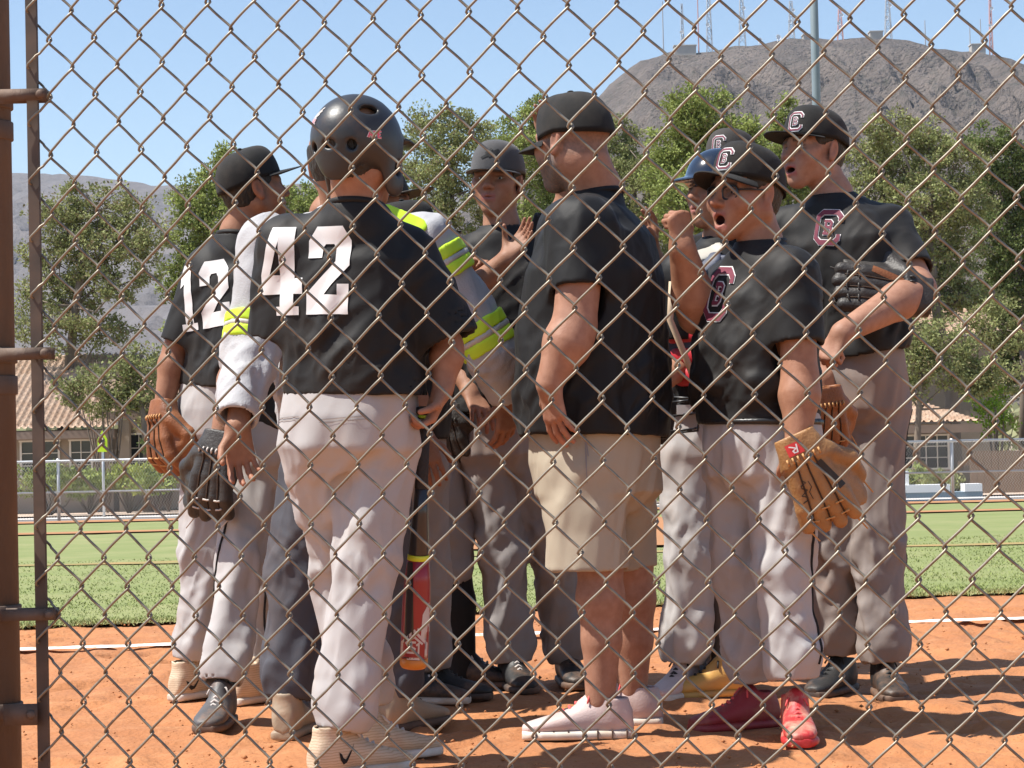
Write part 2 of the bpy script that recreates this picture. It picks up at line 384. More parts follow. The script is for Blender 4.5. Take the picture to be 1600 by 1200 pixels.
def tile_roof(name, parent, A, B, Ct, Dt, cw=.17, rh=.26, org=None):
    """barrel tiles as relief on the plane A-B (eave) to Ct-Dt (ridge)"""
    A, B, Ct, Dt = [np.array(p, float) for p in (A, B, Ct, Dt)]
    wd = np.linalg.norm(B-A); hh = np.linalg.norm((Ct+Dt)/2-(A+B)/2)
    nc = int(wd/cw); nr = int(hh/rh)
    us = np.concatenate([[(i+f)/nc for f in (0, .18, .36, .55, .78)] for i in range(nc)]+[[1.0]])
    vs = np.concatenate([[(j+.001)/nr, (j+.999)/nr] for j in range(nr)])
    Ug, Vg = np.meshgrid(us, vs, indexing='ij')
    P = ((1-Ug)*(1-Vg))[..., None]*A + (Ug*(1-Vg))[..., None]*B + ((1-Ug)*Vg)[..., None]*Ct + (Ug*Vg)[..., None]*Dt
    nrm = np.cross(B-A, (Ct+Dt)/2-(A+B)/2); nrm /= np.linalg.norm(nrm)
    if nrm[2] < 0: nrm = -nrm
    fu = (Ug*nc) % 1; fv = (Vg*nr) % 1
    jit = (np.sin(np.floor(Ug*nc)*12.98+np.floor(Vg*nr)*78.2)*43758.5) % 1
    h = .055*np.where(fu < .56, np.sin(np.clip(fu/.55, 0, 1)*math.pi), 0) + .045*(1-fv) + .012*jit
    P = P + nrm*h[..., None]
    n, m = Ug.shape; idx = np.arange(n*m).reshape(n, m)
    F = np.stack([idx[:-1, :-1].ravel(), idx[1:, :-1].ravel(), idx[1:, 1:].ravel(), idx[:-1, 1:].ravel()], 1)
    off = np.array(parent.location)
    o = put(name, mesh_np(name, P.reshape(-1, 3)-off, F, False), M_tile, parent); tag(o, kind='stuff'); return o
def window(parent, cx, z, wd, hh, y, nx=2, nz=3):
    f = MB(); t = .05
    f.box((cx, y, z+hh/2), (wd+.1, .06, t)); f.box((cx, y, z-hh/2), (wd+.1, .06, t))
    for i in (-1, 1): f.box((cx+i*wd/2, y, z), (t, .058, hh))
    for i in range(1, nx): f.box((cx-wd/2+wd*i/nx, y-.002, z), (.022, .04, hh))
    for j in range(1, nz): f.box((cx, y-.004, z-hh/2+hh*j/nz), (wd, .03, .022))
    wf = f.build('window', M_wframe, parent); MB().box((cx, y+.035, z), (wd, .02, hh)).build('pane', M_glass, wf)

def house_left():
    Y = 56.0; b = np.array([U(60, 800, Y)[0], Y, float(ground_z(Y))+.05]); o = empty('tile_roof_house', b)
    def L(px, py, Yy): return U(px, py, Yy)-b
    # main range
    xl = L(-140, 668, Y)[0]; xr = L(178, 668, Y)[0]; ze = L(60, 672, Y)[2]; zr = L(60, 556, Y+5)[2]
    m = MB(); m.box(((xl+xr)/2, 3.4, ze/2), (xr-xl-.3, 5.6, ze)); m.build('wall', M_stucco, o)
    tile_roof('roof_tiles', o, b+(xl-.3, 0, ze), b+(xr, 0, ze), b+(xl-.3, 5, zr), b+(xr, 5, zr))
    m = MB(); m.box(((xl+xr)/2, .05, ze-.13), (xr-xl, .12, .2)); m.box(((xl+xr)/2, .35, ze-.24), (xr-xl, .6, .03)); m.build('fascia', M_trim, o)
    for px, wp in ((55, 60), (120, 34)): window(o, L(px, 700, Y)[0], ze-.75, wp/SC(Y), .95, .55)
    # wing with a porch under a lower roof
    xl2 = xr+.02; xr2 = L(330, 640, Y)[0]; ze2 = L(240, 640, Y)[2]; zr2 = L(240, 578, Y+4)[2]
    m = MB(); m.box(((xl2+xr2)/2, 3.6, ze2/2), (xr2-xl2-.2, 4.8, ze2)); m.build('wing_wall', M_stucco, o)
    tile_roof('roof_tiles', o, b+(xl2, .3, ze2), b+(xr2+.4, .3, ze2), b+(xl2, 4.3, zr2), b+(xr2-1.2, 4.3, zr2))
    m = MB(); m.box(((xl2+xr2)/2, .33, ze2-.12), (xr2-xl2+.5, .12, .2)); m.build('wing_fascia', M_trim, o)
    for px in (205, 262):
        window(o, L(px, 690, Y)[0], ze2-1.15, .62, 1.1, 1.16)
    m = MB(); [m.box((L(px, 690, Y)[0], .45, ze2/2-.12), (.28, .28, ze2-.24)) for px in (190,)]; m.build('porch_post', M_stucco, o)
    tag(o, 'tan house with a pale clay tile roof behind the far fence at left', 'house')
house_left()
def house_right():
    Y = 58.0; b = np.array([U(1450, 790, Y)[0], Y, float(ground_z(Y))+.05]); o = empty('tile_roof_house', b)
    def L(px, py, Yy): return U(px, py, Yy)-b
    xl = L(1330, 668, Y)[0]; xr = L(1532, 668, Y)[0]; ze = L(1450, 662, Y)[2]; zr = L(1450, 628, Y+3)[2]
    m = MB(); m.box(((xl+xr)/2-.2, 3.4, ze/2), (xr-xl-.9, 5.4, ze)); m.build('wall', M_stucco, o)
    tile_roof('roof_tiles', o, b+(xl, 0, ze), b+(xr+.1, 0, ze), b+(xl+.5, 3.4, zr), b+(xr-1.0, 3.4, zr), cw=.2)
    m = MB(); m.box(((xl+xr)/2, .05, ze-.14), (xr-xl+.1, .12, .22)); m.build('fascia', M_trim, o)
    window(o, L(1445, 690, Y)[0], ze-.75, 1.5, .9, .66, 5, 3)
    window(o, L(1365, 690, Y)[0], ze-.75, .9, .9, .66, 3, 3)
    # block behind with a higher roof
    m = MB(); m.box((L(1440, 600, Y+9)[0], 9, 2.2), (3.4, 5, 4.4)); m.build('rear_wall', M_stucco, o)
    z2 = 4.4; x0 = L(1440, 600, Y+9)[0]
    tile_roof('roof_tiles', o, b+(x0-1.9, 6.3, z2), b+(x0+1.9, 6.3, z2), b+(x0-1.9, 9, z2+.9), b+(x0+1.9, 9, z2+.9), cw=.2)
    tag(o, 'tan house with a clay tile roof behind the far fence at right', 'house')
house_right()
# low planter wall with a white cap, and a timber yard fence on the right
def low_wall():
    Y = 47.0; b = U(1466, 790, Y); b[2] = float(ground_z(Y))+.05; o = empty('low_wall', b); k = SC(Y)
    z0 = U(1466, 786, Y)[2]-b[2]; z1 = U(1466, 769, Y)[2]-b[2]; z2 = U(1466, 757, Y)[2]-b[2]
    M_bl = mat('blue grey paint', (.24, .33, .38), .7, var=(.20, .28, .33), vscale=2); M_wc = mat('white cap', (.78, .78, .76), .7)
    MB().box((0, .2, z1/2-.1), (140/k, .4, z1+.2)).build('wall', M_bl, o)
    for x0, x1 in ((-70, 19), (42, 69)): MB().box(((x0+x1)/2/k, .2, (z1+z2)/2), ((x1-x0)/k, .46, z2-z1)).build('cap', M_wc, o)
    MB().box((-50/k, .2, z2+.15), (12/k, .3, .3)).build('post', M_wc, o)
    tag(o, 'low blue grey wall with a white cap behind the far fence at right', 'wall')
low_wall()
def yard_fence():
    Y = 54.0; b = U(1570, 790, Y); b[2] = float(ground_z(Y))+.05; o = empty('timber_fence', b)
    z1 = U(1570, 704, Y)[2]-b[2]; x0 = U(1520, 700, Y)[0]-b[0]; n = 26
    MB().box((1.2, .06, z1*.72), (4.6, .05, .1)).build('rail', M_wood, o)
    me = None
    for i in range(n):
        if me is None: 
            p = MB().box((0, 0, z1/2), (.165, .03, z1)).build('board', M_wood, o); me = p.data
        else: p = put('board', me, None, o)
        p.location = (x0+.175*i, 0, .02*math.sin(i*3.1))
    tag(o, 'brown timber board fence right of the right hand house', 'fence')
yard_fence()

# ---------------------------------------------------------------- outfield chain-link fence
def far_fence():
    Y = 43.3; g = float(ground_z(Y)); o = empty('outfield_fence', (0, Y, g)); H = 1.2
    x0, x1 = -13.0, 14.5
    zr = lambda x: 0.0
    MB().tube([(x0, 0, H), (x1, 0, H)], .024, 8).build('top_rail', M_galv, o, True)
    MB().tube([(x0, -.03, H*.49), (x1, -.03, H*.49)], .018, 8).build('middle_rail', M_galv, o, True)
    me = None
    for i in range(10):
        x = U(262, 0, Y)[0] - 4*2.93 + 2.93*i + .6
        if x < x0 or x > x1: continue
        if me is None: p = MB().tube([(0, 0, -.05), (0, 0, H+.05)], .032, 8).build('post', M_galv, o, True); me = p.data
        else: p = put('post', me, None, o)
        p.location = (x, .03, 0)
    # woven wire: zigzag strands
    n = int((x1-x0)/.055); rows = int(H/.055); r_ = .0042
    k = np.arange(rows+1); V = []; F = []
    base = np.array([[-r_, 0], [r_*.5, r_*.9], [r_*.5, -r_*.9]])
    zz = k*H/rows; zig = (k % 2)*.055
    ring = np.stack([zig[:, None]+base[None, :, 0], np.broadcast_to(base[None, :, 1], (rows+1, 3)), np.broadcast_to(zz[:, None], (rows+1, 3))], 2).reshape(-1, 3)
    fq = np.array([[j*3+a, j*3+(a+1) % 3, (j+1)*3+(a+1) % 3, (j+1)*3+a] for j in range(rows) for a in range(3)])
    off = np.arange(n)
    V = (ring[None] + np.stack([x0+off*.055, -.06+off*0, off*0], 1)[:, None]).reshape(-1, 3)
    F = (fq[None] + (off*len(ring))[:, None, None]).reshape(-1, 4)
    tag(put('woven_wire', mesh_np('woven_wire', V, F, False), M_galv, o), kind='stuff')
    tag(o, 'low galvanised chain link fence at the far edge of the field', 'fence')
far_fence()
def light_pole():
    Y = 45.5; b = U(1290, 700, Y); b[2] = float(ground_z(Y))+.06; t = U(1282, -60, Y)
    M_pole = mat('grey green pole paint', (.20, .25, .28), .5, var=(.17, .215, .24), vscale=1.5)
    o = empty('light_pole', b); h = t[2]-b[2]
    MB().tube([(0, 0, 0), (0, 0, h+6)], [.10, .075], 14).build('pole', M_pole, o, True)
    MB().box((0, 0, .015), (.36, .36, .03)).build('base_plate', M_galv, o)
    MB().box((0, 0, h+6), (2.2, .14, .14)).build('crossarm', M_galv, o)
    for k in (-.8, 0, .8): MB().lathe([(.05, 0), (.22, .1), (.25, .4), (.2, .45)], (k, -.2, h+5.75), 12, axis=(0, -.8, -.6)).build('flood_lamp', M_galv, o, True)
    tag(o, 'tall slim grey light pole rising behind the tall capped boy', 'light pole')
light_pole()
def crossing_sign():
    Y = 45.2; b = U(162, 800, Y); b[2] = float(ground_z(Y))+.06; k = SC(Y)
    M_lime = mat('fluorescent sign', (.55, .80, .02), .5); M_blk = mat('sign black', (.02, .02, .02), .6)
    o = empty('crossing_sign', b); zt = U(161, 672, Y)[2]-b[2]; zb = U(161, 706, Y)[2]-b[2]; zc = (zt+zb)/2; hh = (zt-zb)/2; hw = 7.5/k
    MB().tube([(0, .03, 0), (0, .03, zc)], .028, 8).build('post', M_galv, o, True)
    pent = [(-hw, -hh), (hw, -hh), (hw, hh*.15), (0, hh), (-hw, hh*.15)]
    m = MB(); m.add([(x, -.01, zc+z) for x, z in pent]+[(x, .0, zc+z) for x, z in pent], [(0,1,2,3,4), (9,8,7,6,5)]+[(i, i+5, (i+1) % 5+5, (i+1) % 5) for i in range(5)]); m.build('sign_plate', M_lime, o)
    m = MB(); m.box((-.02, -.014, zc), (.035, .004, .17)); m.box((.035, -.014, zc-.02), (.028, .004, .13)); m.lathe([(.01, 0), (.022, .002), (.01, .004)], (-.02, -.013, zc+.12), 10, axis=(0, -1, 0)); m.build('walker_symbol', M_blk, o)
    tag(o, 'bright yellow green crossing sign on a post behind the far fence', 'sign')
crossing_sign()

# ---------------------------------------------------------------- trees and shrubs
M_bark = mat('grey brown bark', (.15, .115, .085), .95, var=(.21, .17, .135), vscale=3, bump=.8, bscale=14, stretch=(1, 1, .3))
M_leaf = mat('foliage', (.1, .13, .04), .75, attr=True, trans=.25, spec=.2)
def leaves_mesh(name, cents, rads, per, size, col, org, dry=.15, up=.3, seed=0):
    g = np.random.default_rng(seed); n = len(cents)*per
    c = np.repeat(cents, per, 0); r_ = np.repeat(rads, per)
    d = g.normal(size=(n, 3)); d /= np.linalg.norm(d, axis=1)[:, None]; rad = g.random(n)**.5
    p = c + d*(rad*r_)[:, None]*np.array([1, 1, .75])
    ax = d*.8 + g.normal(size=(n, 3))*.6; ax[:, 2] += up; ax /= np.linalg.norm(ax, axis=1)[:, None]
    sd_ = np.cross(ax, g.normal(size=(n, 3))); sd_ /= np.linalg.norm(sd_, axis=1)[:, None]
    L = size*.86*(.6+.8*g.random(n)); Wd = L*(.20+.16*g.random(n))
    V = np.stack([p-ax*(L*.5)[:, None], p+sd_*Wd[:, None], p+ax*(L*.5)[:, None], p-sd_*Wd[:, None]], 1).reshape(-1, 3)
    F = np.arange(4*n).reshape(-1, 4)
    cc = np.repeat(g.random(len(cents)), per)[:, None]; col = np.array(col)
    K = col*(.74+.5*cc+.4*g.random((n, 1))); dr = (g.random(n) < dry)[:, None]
    K = np.where(dr, np.array([.24, .20, .11])*(.6+.6*g.random((n, 1))), K)
    me = mesh_np(name, V-org, F, False)
    at = me.attributes.new('Col', 'FLOAT_COLOR', 'POINT')
    at.data.foreach_set('color', np.repeat(np.concatenate([K, np.ones((n, 1))], 1), 4, 0).astype(np.float32).ravel())
    return me
def tree(name, label, Y, trunk, blobs, col, dens=1.0, size=.105, dry=.12, seed=0, group='trees beyond the field', r0=.15, thick=.8, per=74, cat='tree', bare=0):
    """trunk: pixels from the foot up; blobs: (px, py, rx, ry) foliage masses in photo pixels at distance Y"""
    g = np.random.default_rng(seed); k = SC(Y)
    tp = [U(px, py, Y) for px, py in trunk]; gz = float(ground_z(Y)); tp[0][2] = gz
    org = tp[0].copy(); o = empty(name, org)
    tp = [np.array(p) for p in tp]
    m = MB(); nt = len(tp)
    m.tube([p-org for p in tp], [r0*(1-.55*i/(nt-1))*(1.25 if i == 0 else 1) for i in range(nt)], 9)
    m.build('trunk', M_bark, o, True)
    lb = MB(); cents = []; rads = []
    for bi, (px, py, rx, ry) in enumerate(blobs):
        c = U(px, py, Y); c[1] += g.normal()*.5; rx, ry = rx/k, ry/k; rd = thick*(rx+ry)/2
        # limb towards the mass
        j = min(nt-1, max(1, int(np.argmin([abs(p[2]-(c[2]-ry*1.2)) for p in tp]))))
        s = tp[j]; mid = (s+c)/2 + g.normal(size=3)*.18 - np.array([0, 0, .12*abs(c[0]-s[0])])
        lb.tube([s-org, mid-org, c-org], [r0*.3, r0*.16, r0*.05], 6)
        rx *= 1.32; ry *= 1.32; nn = max(20, int(dens*rx*ry*84))
        for _ in range(nn):
            d = g.normal(size=3); d /= np.linalg.norm(d); rr = (.30+.72*g.random()**.6)
            q = c + d*rr*np.array([rx, rd, ry]); cents.append(q); rads.append(.16+.24*g.random())
            if g.random() < .10:
                e = q+g.normal(size=3)*.1; h = (c+e)/2+g.normal(size=3)*.12
                lb.tube([c+(mid-c)*.25*g.random()-org, h-org, e-org], [r0*.09, r0*.06, .008], 4, False)
        for _ in range(int(bare*rx*ry*6)):
            d = g.normal(size=3); d /= np.linalg.norm(d); e = c+d*np.array([rx, rd, ry])*1.0
            lb.tube([c-org+g.normal(size=3)*.2, (c+e)/2-org+g.normal(size=3)*.15, e-org], [.022, .014, .006], 4, False)
    lb.build('limbs', M_bark, o, True)
    put('crown', leaves_mesh('crown', np.array(cents), np.array(rads), per, size, col, org, dry, seed=seed), M_leaf, o)
    tag(o, label, cat, group)
OL = (.225, .245, .10); GR = (.215, .255, .075); DK = (.13, .165, .055); YG = (.27, .30, .07); GY = (.21, .215, .12)
tree('olive_tree', 'loose grey green tree at the far left with a slanting trunk', 60, [(88, 800), (96, 700), (105, 600), (118, 480), (135, 380)],
     [(150, 325, 62, 36), (95, 345, 40, 34), (205, 350, 50, 34), (90, 410, 50, 36), (165, 395, 62, 32), (225, 395, 30, 26), (120, 460, 60, 26), (195, 445, 45, 20), (90, 520, 50, 22), (160, 520, 55, 20), (110, 580, 48, 26), (205, 580, 45, 20), (240, 640, 40, 24), (65, 470, 30, 30)], OL, .62, .105, .22, 1, r0=.2, bare=.6)
tree('pine_tree', 'yellow green pine standing behind the player numbered 12', 68, [(330, 795), (332, 650), (328, 500), (326, 330)],
     [(338, 285, 30, 30), (306, 320, 30, 34), (350, 245, 12, 14), (345, 340, 40, 34), (300, 372, 34, 32), (318, 420, 46, 28), (285, 452, 26, 20), (340, 480, 50, 28), (290, 520, 34, 34), (350, 560, 44, 34)], GR, .9, .11, .08, 2)
tree('pine_tree', 'green pine whose top shows between the 12 player and the batting helmet', 72, [(462, 795), (462, 600), (464, 330)],
     [(462, 300, 26, 20), (440, 325, 30, 24), (482, 340, 26, 26), (455, 375, 40, 30), (460, 440, 46, 34)], GR, .8, .11, .1, 3)
tree('pine_tree', 'broad pine right of the batting helmet against the sky', 66, [(716, 795), (720, 640), (712, 480), (706, 300)],
     [(690, 196, 40, 24), (655, 235, 34, 34), (712, 240, 40, 30), (745, 205, 26, 22), (668, 285, 44, 30), (728, 300, 46, 36), (650, 340, 36, 28), (700, 365, 50, 30), (740, 400, 36, 36), (640, 410, 40, 34), (690, 440, 50, 30), (655, 480, 44, 30)], OL, .74, .105, .14, 4, bare=.5)
tree('pine_tree', 'taller pine rising behind the boy facing the camera', 74, [(810, 795), (812, 600), (815, 400), (818, 250)],
     [(842, 176, 28, 22), (806, 206, 34, 26), (868, 205, 30, 28), (830, 240, 44, 30), (785, 250, 30, 28), (870, 270, 36, 34), (812, 300, 46, 34), (850, 350, 40, 40), (800, 380, 44, 40), (850, 440, 50, 44)], GR, .8, .11, .1, 5)
tree('pine_tree', 'pine just right of the coach in front of the mountain', 70, [(1000, 795), (1002, 600), (998, 400), (990, 280)],
     [(972, 215, 26, 30), (1000, 250, 34, 30), (962, 275, 34, 32), (1012, 305, 38, 34), (975, 350, 46, 36), (1020, 390, 44, 40), (985, 450, 50, 44)], OL, .85, .11, .1, 6)
tree('pine_tree', 'bright green pine with a rounded top left of the light pole', 64, [(1088, 795), (1090, 600), (1092, 400), (1096, 220)],
     [(1108, 156, 30, 20), (1076, 178, 36, 28), (1058, 218, 36, 28), (1100, 212, 46, 32), (1150, 218, 36, 30), (1045, 262, 34, 30), (1095, 270, 50, 34), (1160, 270, 40, 34), (1110, 330, 60, 40), (1060, 330, 44, 40)], GR, 1.0, .11, .05, 7)
tree('pine_tree', 'small pine showing under the light pole behind the tall boy', 78, [(1230, 795), (1232, 600), (1232, 300)],
     [(1226, 186, 24, 24), (1212, 225, 30, 30), (1244, 235, 32, 34), (1228, 290, 44, 40), (1230, 370, 50, 44)], GR, .9, .12, .06, 8)
tree('spreading_tree', 'wide spreading tree at the right with a dark forked trunk', 62, [(1492, 795), (1490, 700), (1488, 620), (1476, 560), (1462, 470), (1450, 360)],
     [(1392, 206, 32, 24), (1450, 212, 40, 26), (1362, 250, 34, 30), (1420, 258, 46, 30), (1490, 262, 40, 30), (1380, 305, 46, 32), (1445, 320, 54, 34), (1515, 320, 44, 34), (1360, 360, 40, 34), (1420, 385, 52, 34), (1490, 390, 54, 34), (1440, 450, 54, 30), (1510, 460, 50, 30), (1420, 515, 40, 26), (1545, 520, 46, 34)], OL, .80, .105, .16, 9, r0=.26, bare=.9)
tree('olive_tree', 'low grey olive tree in front of the left house roof', 54.6, [(232, 800), (230, 720), (224, 650), (212, 600)],
     [(180, 592, 42, 22), (228, 574, 44, 24), (262, 606, 36, 24), (205, 628, 40, 18), (130, 612, 34, 18), (250, 650, 34, 18)], OL, .8, .10, .2, 11, r0=.12, bare=.5)
tree('olive_tree', 'grey olive tree beside the right house, behind the tall boy', 56.0, [(1430, 800), (1432, 720), (1436, 640), (1440, 560)],
     [(1420, 560, 40, 30), (1460, 540, 44, 30), (1500, 575, 50, 30), (1425, 605, 30, 20), (1545, 590, 40, 26)], OL, .8, .10, .15, 12, r0=.12, bare=.5)
tree('spreading_tree', 'green tree cut by the right edge of the picture', 70, [(1600, 795), (1600, 600), (1590, 380)],
     [(1540, 226, 34, 24), (1585, 262, 40, 32), (1560, 300, 46, 34), (1610, 330, 46, 40), (1560, 370, 46, 36), (1600, 420, 50, 40), (1560, 470, 44, 40), (1610, 520, 54, 44), (1575, 575, 46, 36)], DK, .85, .11, .08, 10)
def shrub(label, px, py, rx, ry, Y, col, seed, n=26, size=.11, fl=None):
    g = np.random.default_rng(seed); k = SC(Y); c = U(px, py, Y); org = c.copy(); org[2] = float(ground_z(Y))+.04; o = empty('shrub', org)
    c[2] = max(c[2], org[2]+ry/k*.75)
    cents = c + g.normal(size=(n, 3))*np.array([rx, (rx+ry)/2, ry])/k*.55; cents[:, 2] = np.maximum(cents[:, 2], org[2]+.1)
    m = MB()
    for q in cents[::2]: m.tube([np.zeros(3), (q-org)*.5+g.normal(size=3)*.05, q-org], [.03, .02, .008], 4, False)
    m.build('stems', M_bark, o, True)
    put('foliage', leaves_mesh('foliage', cents, np.full(n, .2+.12*min(rx, ry)/k), 60, size, col, org, .06, seed=seed), M_leaf, o)
    tag(o, label, 'shrub', 'shrubs behind the far fence')
SH = [('leafy shrub behind the far fence beside the left post', 75, 745, 40, 22, 52, GR), ('low shrub behind the far fence under the crossing sign', 140, 752, 36, 20, 52.5, GR),
      ('flowering shrub right of the crossing sign post', 200, 745, 40, 24, 53, YG), ('dark shrub by the porch of the left house', 262, 705, 30, 24, 54, DK),
      ('shrub left of the leg of player 12', 245, 755, 30, 18, 51.5, GR), ('shrub in front of the right house window', 1425, 748, 30, 16, 54.5, GR),
      ('shrub behind the far fence near the right tree trunk', 1468, 752, 26, 14, 53, OL), ('bright lime green bush right of the right hand house', 1555, 640, 34, 34, 63, (.22, .33, .04)),
      ('shrub on the left of the pale wing roof', 165, 625, 40, 26, 54.5, OL), ('round shrub seen between the coach and the facing boy', 700, 770, 26, 20, 52, DK),
      ('grey green shrub seen right of the facing boy legs', 825, 765, 30, 26, 53, GY), ('low shrub seen between coach and catcher legs', 1035, 768, 26, 16, 52, OL)]
for i, s in enumerate(SH): shrub(s[0], *s[1:6], s[6], 40+i)
# far scrub on the lower slopes: nobody could count it
def far_scrub():
    g = np.random.default_rng(77); n = 1500
    Y = 95+200*g.random(n)**1.4; x = (g.random(n)-.5)*2*.30*Y
    cents = np.stack([x, Y, np.full(n, .1)+.8*g.random(n)+(Y-95)*.012], 1); rads = 1.0+1.3*g.random(n)
    me = leaves_mesh('far_scrub', cents, rads, 26, .75, GY, np.zeros(3), .3, seed=78)
    tag(put('far_scrub', me, M_leaf), 'grey green desert scrub on the far lower slopes', 'scrub', kind='stuff')
far_scrub()

# ================================================================ NEAR CHAIN-LINK FENCE
M_wire = mat('old galvanised wire', (.27, .245, .195), .45, metal=.5, var=(.20, .165, .125), vscale=30, dirt=(.17, .11, .07), dscale=60, damt=.6)
M_rust = mat('rusty pipe', (.115, .088, .072), .7, metal=.25, var=(.125, .078, .055), vscale=7, dirt=(.19, .115, .07), dscale=12, damt=.6, bump=.25, bscale=80, stretch=(1, 1, .4))
M_bar = mat('dark tension bar', (.05, .04, .034), .6, metal=.4, var=(.13, .085, .06), vscale=12)
def near_fence():
    A = U(49, 20, 3.12); B = U(1550, 20, 2.82); A[2] = B[2] = 0
    ud = (B-A)/np.linalg.norm(B-A); nd = np.array([ud[1], -ud[0], 0])     # nd points to the camera
    if nd[1] > 0: nd = -nd
    # foot of the fence clear of the clay; line where the bar stands
    o = empty('chain_link_fence', (A[0], A[1], 0.0))
    pu, pz, rw = .0683, .0815, .0019
    Pk = U(77, 20, 3.115)                      # a weave crossing seen in the photograph
    u0 = float(np.dot(Pk-A, ud)); z0 = Pk[2]
    zb = .03; ztop = 2.45
    kb = int(math.floor((z0-zb)/pz)); nper = int((ztop-zb)/pz)
    g = np.random.default_rng(5)
    amp = pu/2 + rw*.9
    nw = 66
    per = 22; ph = np.arange(nper*per+1)/per
    for i in range(-1, nw):
        # strand i swings between crossing columns; flattened helix
        uc = u0 + (i+.5)*pu/2*1.0
        t = ph + (0 if i % 2 == 0 else .5)
        tri = 2*np.abs(2*((t) % 1)-1)-1         # triangle wave -1..1
        s = np.sign(tri)*np.minimum(np.abs(tri), 1)
        rnd = 1-.085*np.exp(-((1-np.abs(tri))/.07)**2)
        wob = .0006*np.sin(ph*2*math.pi*2+i) + .0014*np.sin(ph*.9+g.random()*6)
        if i < 12: wob = wob + .0008*np.sin(ph*2*math.pi+g.random()*.8)
        uu = uc + (pu/4+.0046)*s*rnd + wob*.7
        phase = (t % 1)
        front = np.cos(2*math.pi*(phase-.25))    # '/' half in front, other half behind
        yy = -(rw*1.9)*np.tanh(front*2.6)
        zz = z0 - kb*pz + ph*pz + .0012*np.sin(ph*1.3+i*.3)
        keep = (uu > .006) 
        P = np.stack([ud[0]*uu+nd[0]*yy, ud[1]*uu+nd[1]*yy, zz], 1)
        if not keep.all():
            # strands tied round the tension bar: pull the loop to the bar
            uu2 = np.maximum(uu, -.004); P = np.stack([ud[0]*uu2+nd[0]*np.where(uu < .012, .008*np.sign(yy), yy), ud[1]*uu2+nd[1]*np.where(uu < .012, .008*np.sign(yy), yy), zz], 1)
        m = MB(); m.tube(list(P), rw, 7, True); m.build('wire', M_wire, o, True)
    # tension bar, terminal post, bands with bolts
    lean = 0
    MB().box((0, 0, 1.25), (.0165, .006, 2.44), Matrix.Rotation(math.atan2(ud[1], ud[0]), 3, 'Z')).build('tension_bar', M_bar, o)
    pc = U(-20, 600, 3.14); pc = np.array([pc[0]-A[0]+.003, pc[1]-A[1]+.03, 0])
    MB().lathe([(.030, -.02), (.030, 2.54), (.024, 2.56), (.01, 2.57)], pc, 28).build('terminal_post', M_rust, o, True)
    Mz = Matrix.Rotation(math.atan2(ud[1], ud[0]), 3, 'Z')
    for py in (150, 553, 960, 1115):
        z = U(40, py, 3.12)[2]
        bm_ = MB()
        ring = [(.0325, z-.011), (.0335, z-.010), (.0335, z+.010), (.0325, z+.011)]
        bm_.lathe(ring, pc, 28)
        x0 = pc[0]+.02; x1 = .022 if py != 1115 else -.006
        yb = -.008
        bm_.box(((x0+x1)/2, yb-.004, z), (x1-x0, .003, .0165 if py != 1115 else .03)); bm_.box(((x0+x1)/2, yb+.022, z), (x1-x0, .003, .0165))
        bd = bm_.build('tension_band', M_rust, o, True)
        b2 = MB(); b2.lathe([(.002, -.006), (.0065, -.005), (.0070, 0), (.0050, .004), (.003, .005)], (x1-.008, yb-.007, z), 14, axis=(0, -1, 0)); b2.tube([(x1-.008, yb, z), (x1-.008, yb+.028, z)], .004, 8); b2.build('bolt', M_rust, bd, True)
        for dz in (-.028,):
            if py in (150, 553): MB().lathe([(.0322, z+dz-.028), (.0332, z+dz-.027), (.0332, z+dz-.002), (.0322, z+dz-.001)], pc, 28).build('post_sleeve', M_rust, o, True)
    ue = u0 + (nw+.5)*pu/2
    MB().tube([(pc[0], pc[1], 2.50), tuple(ud*(ue+.05)+np.array([0, .02, 2.50]))], .021, 14).build('top_rail', M_rust, o, True)
    MB().lathe([(.030, -.02), (.030, 2.54), (.024, 2.56), (.01, 2.57)], ud*(ue+.05)+np.array([0, .02, 0]), 24).build('line_post', M_rust, o, True)
    tag(o, 'near chain link fence of tarnished wire with rusty post at left', 'fence')
    # gate frame wire on the far left edge, a panel of its own
    gt = empty('gate_panel', (A[0]-.09, A[1]-.05, 0))
    for i in range(3):
        t = ph + (0 if i % 2 == 0 else .5); tri = 2*np.abs(2*(t % 1)-1)-1
        uu = .005-.034*i + amp*.5*tri; yy = .004*np.tanh(2.2*np.cos(2*math.pi*(t % 1-.25)))
        P = np.stack([uu, yy-.01, z0-kb*pz+ph*pz+.02], 1); P = P[P[:, 2] < .78]
        MB().tube(list(P), rw, 7).build('wire', M_wire, gt, True)
    MB().tube([(-.02, .03, .0), (-.02, .03, .80)], .02, 16).build('frame_pipe', M_rust, gt, True)
    tag(gt, 'sliver of a second chain link gate panel at the left picture edge', 'gate')
near_fence()
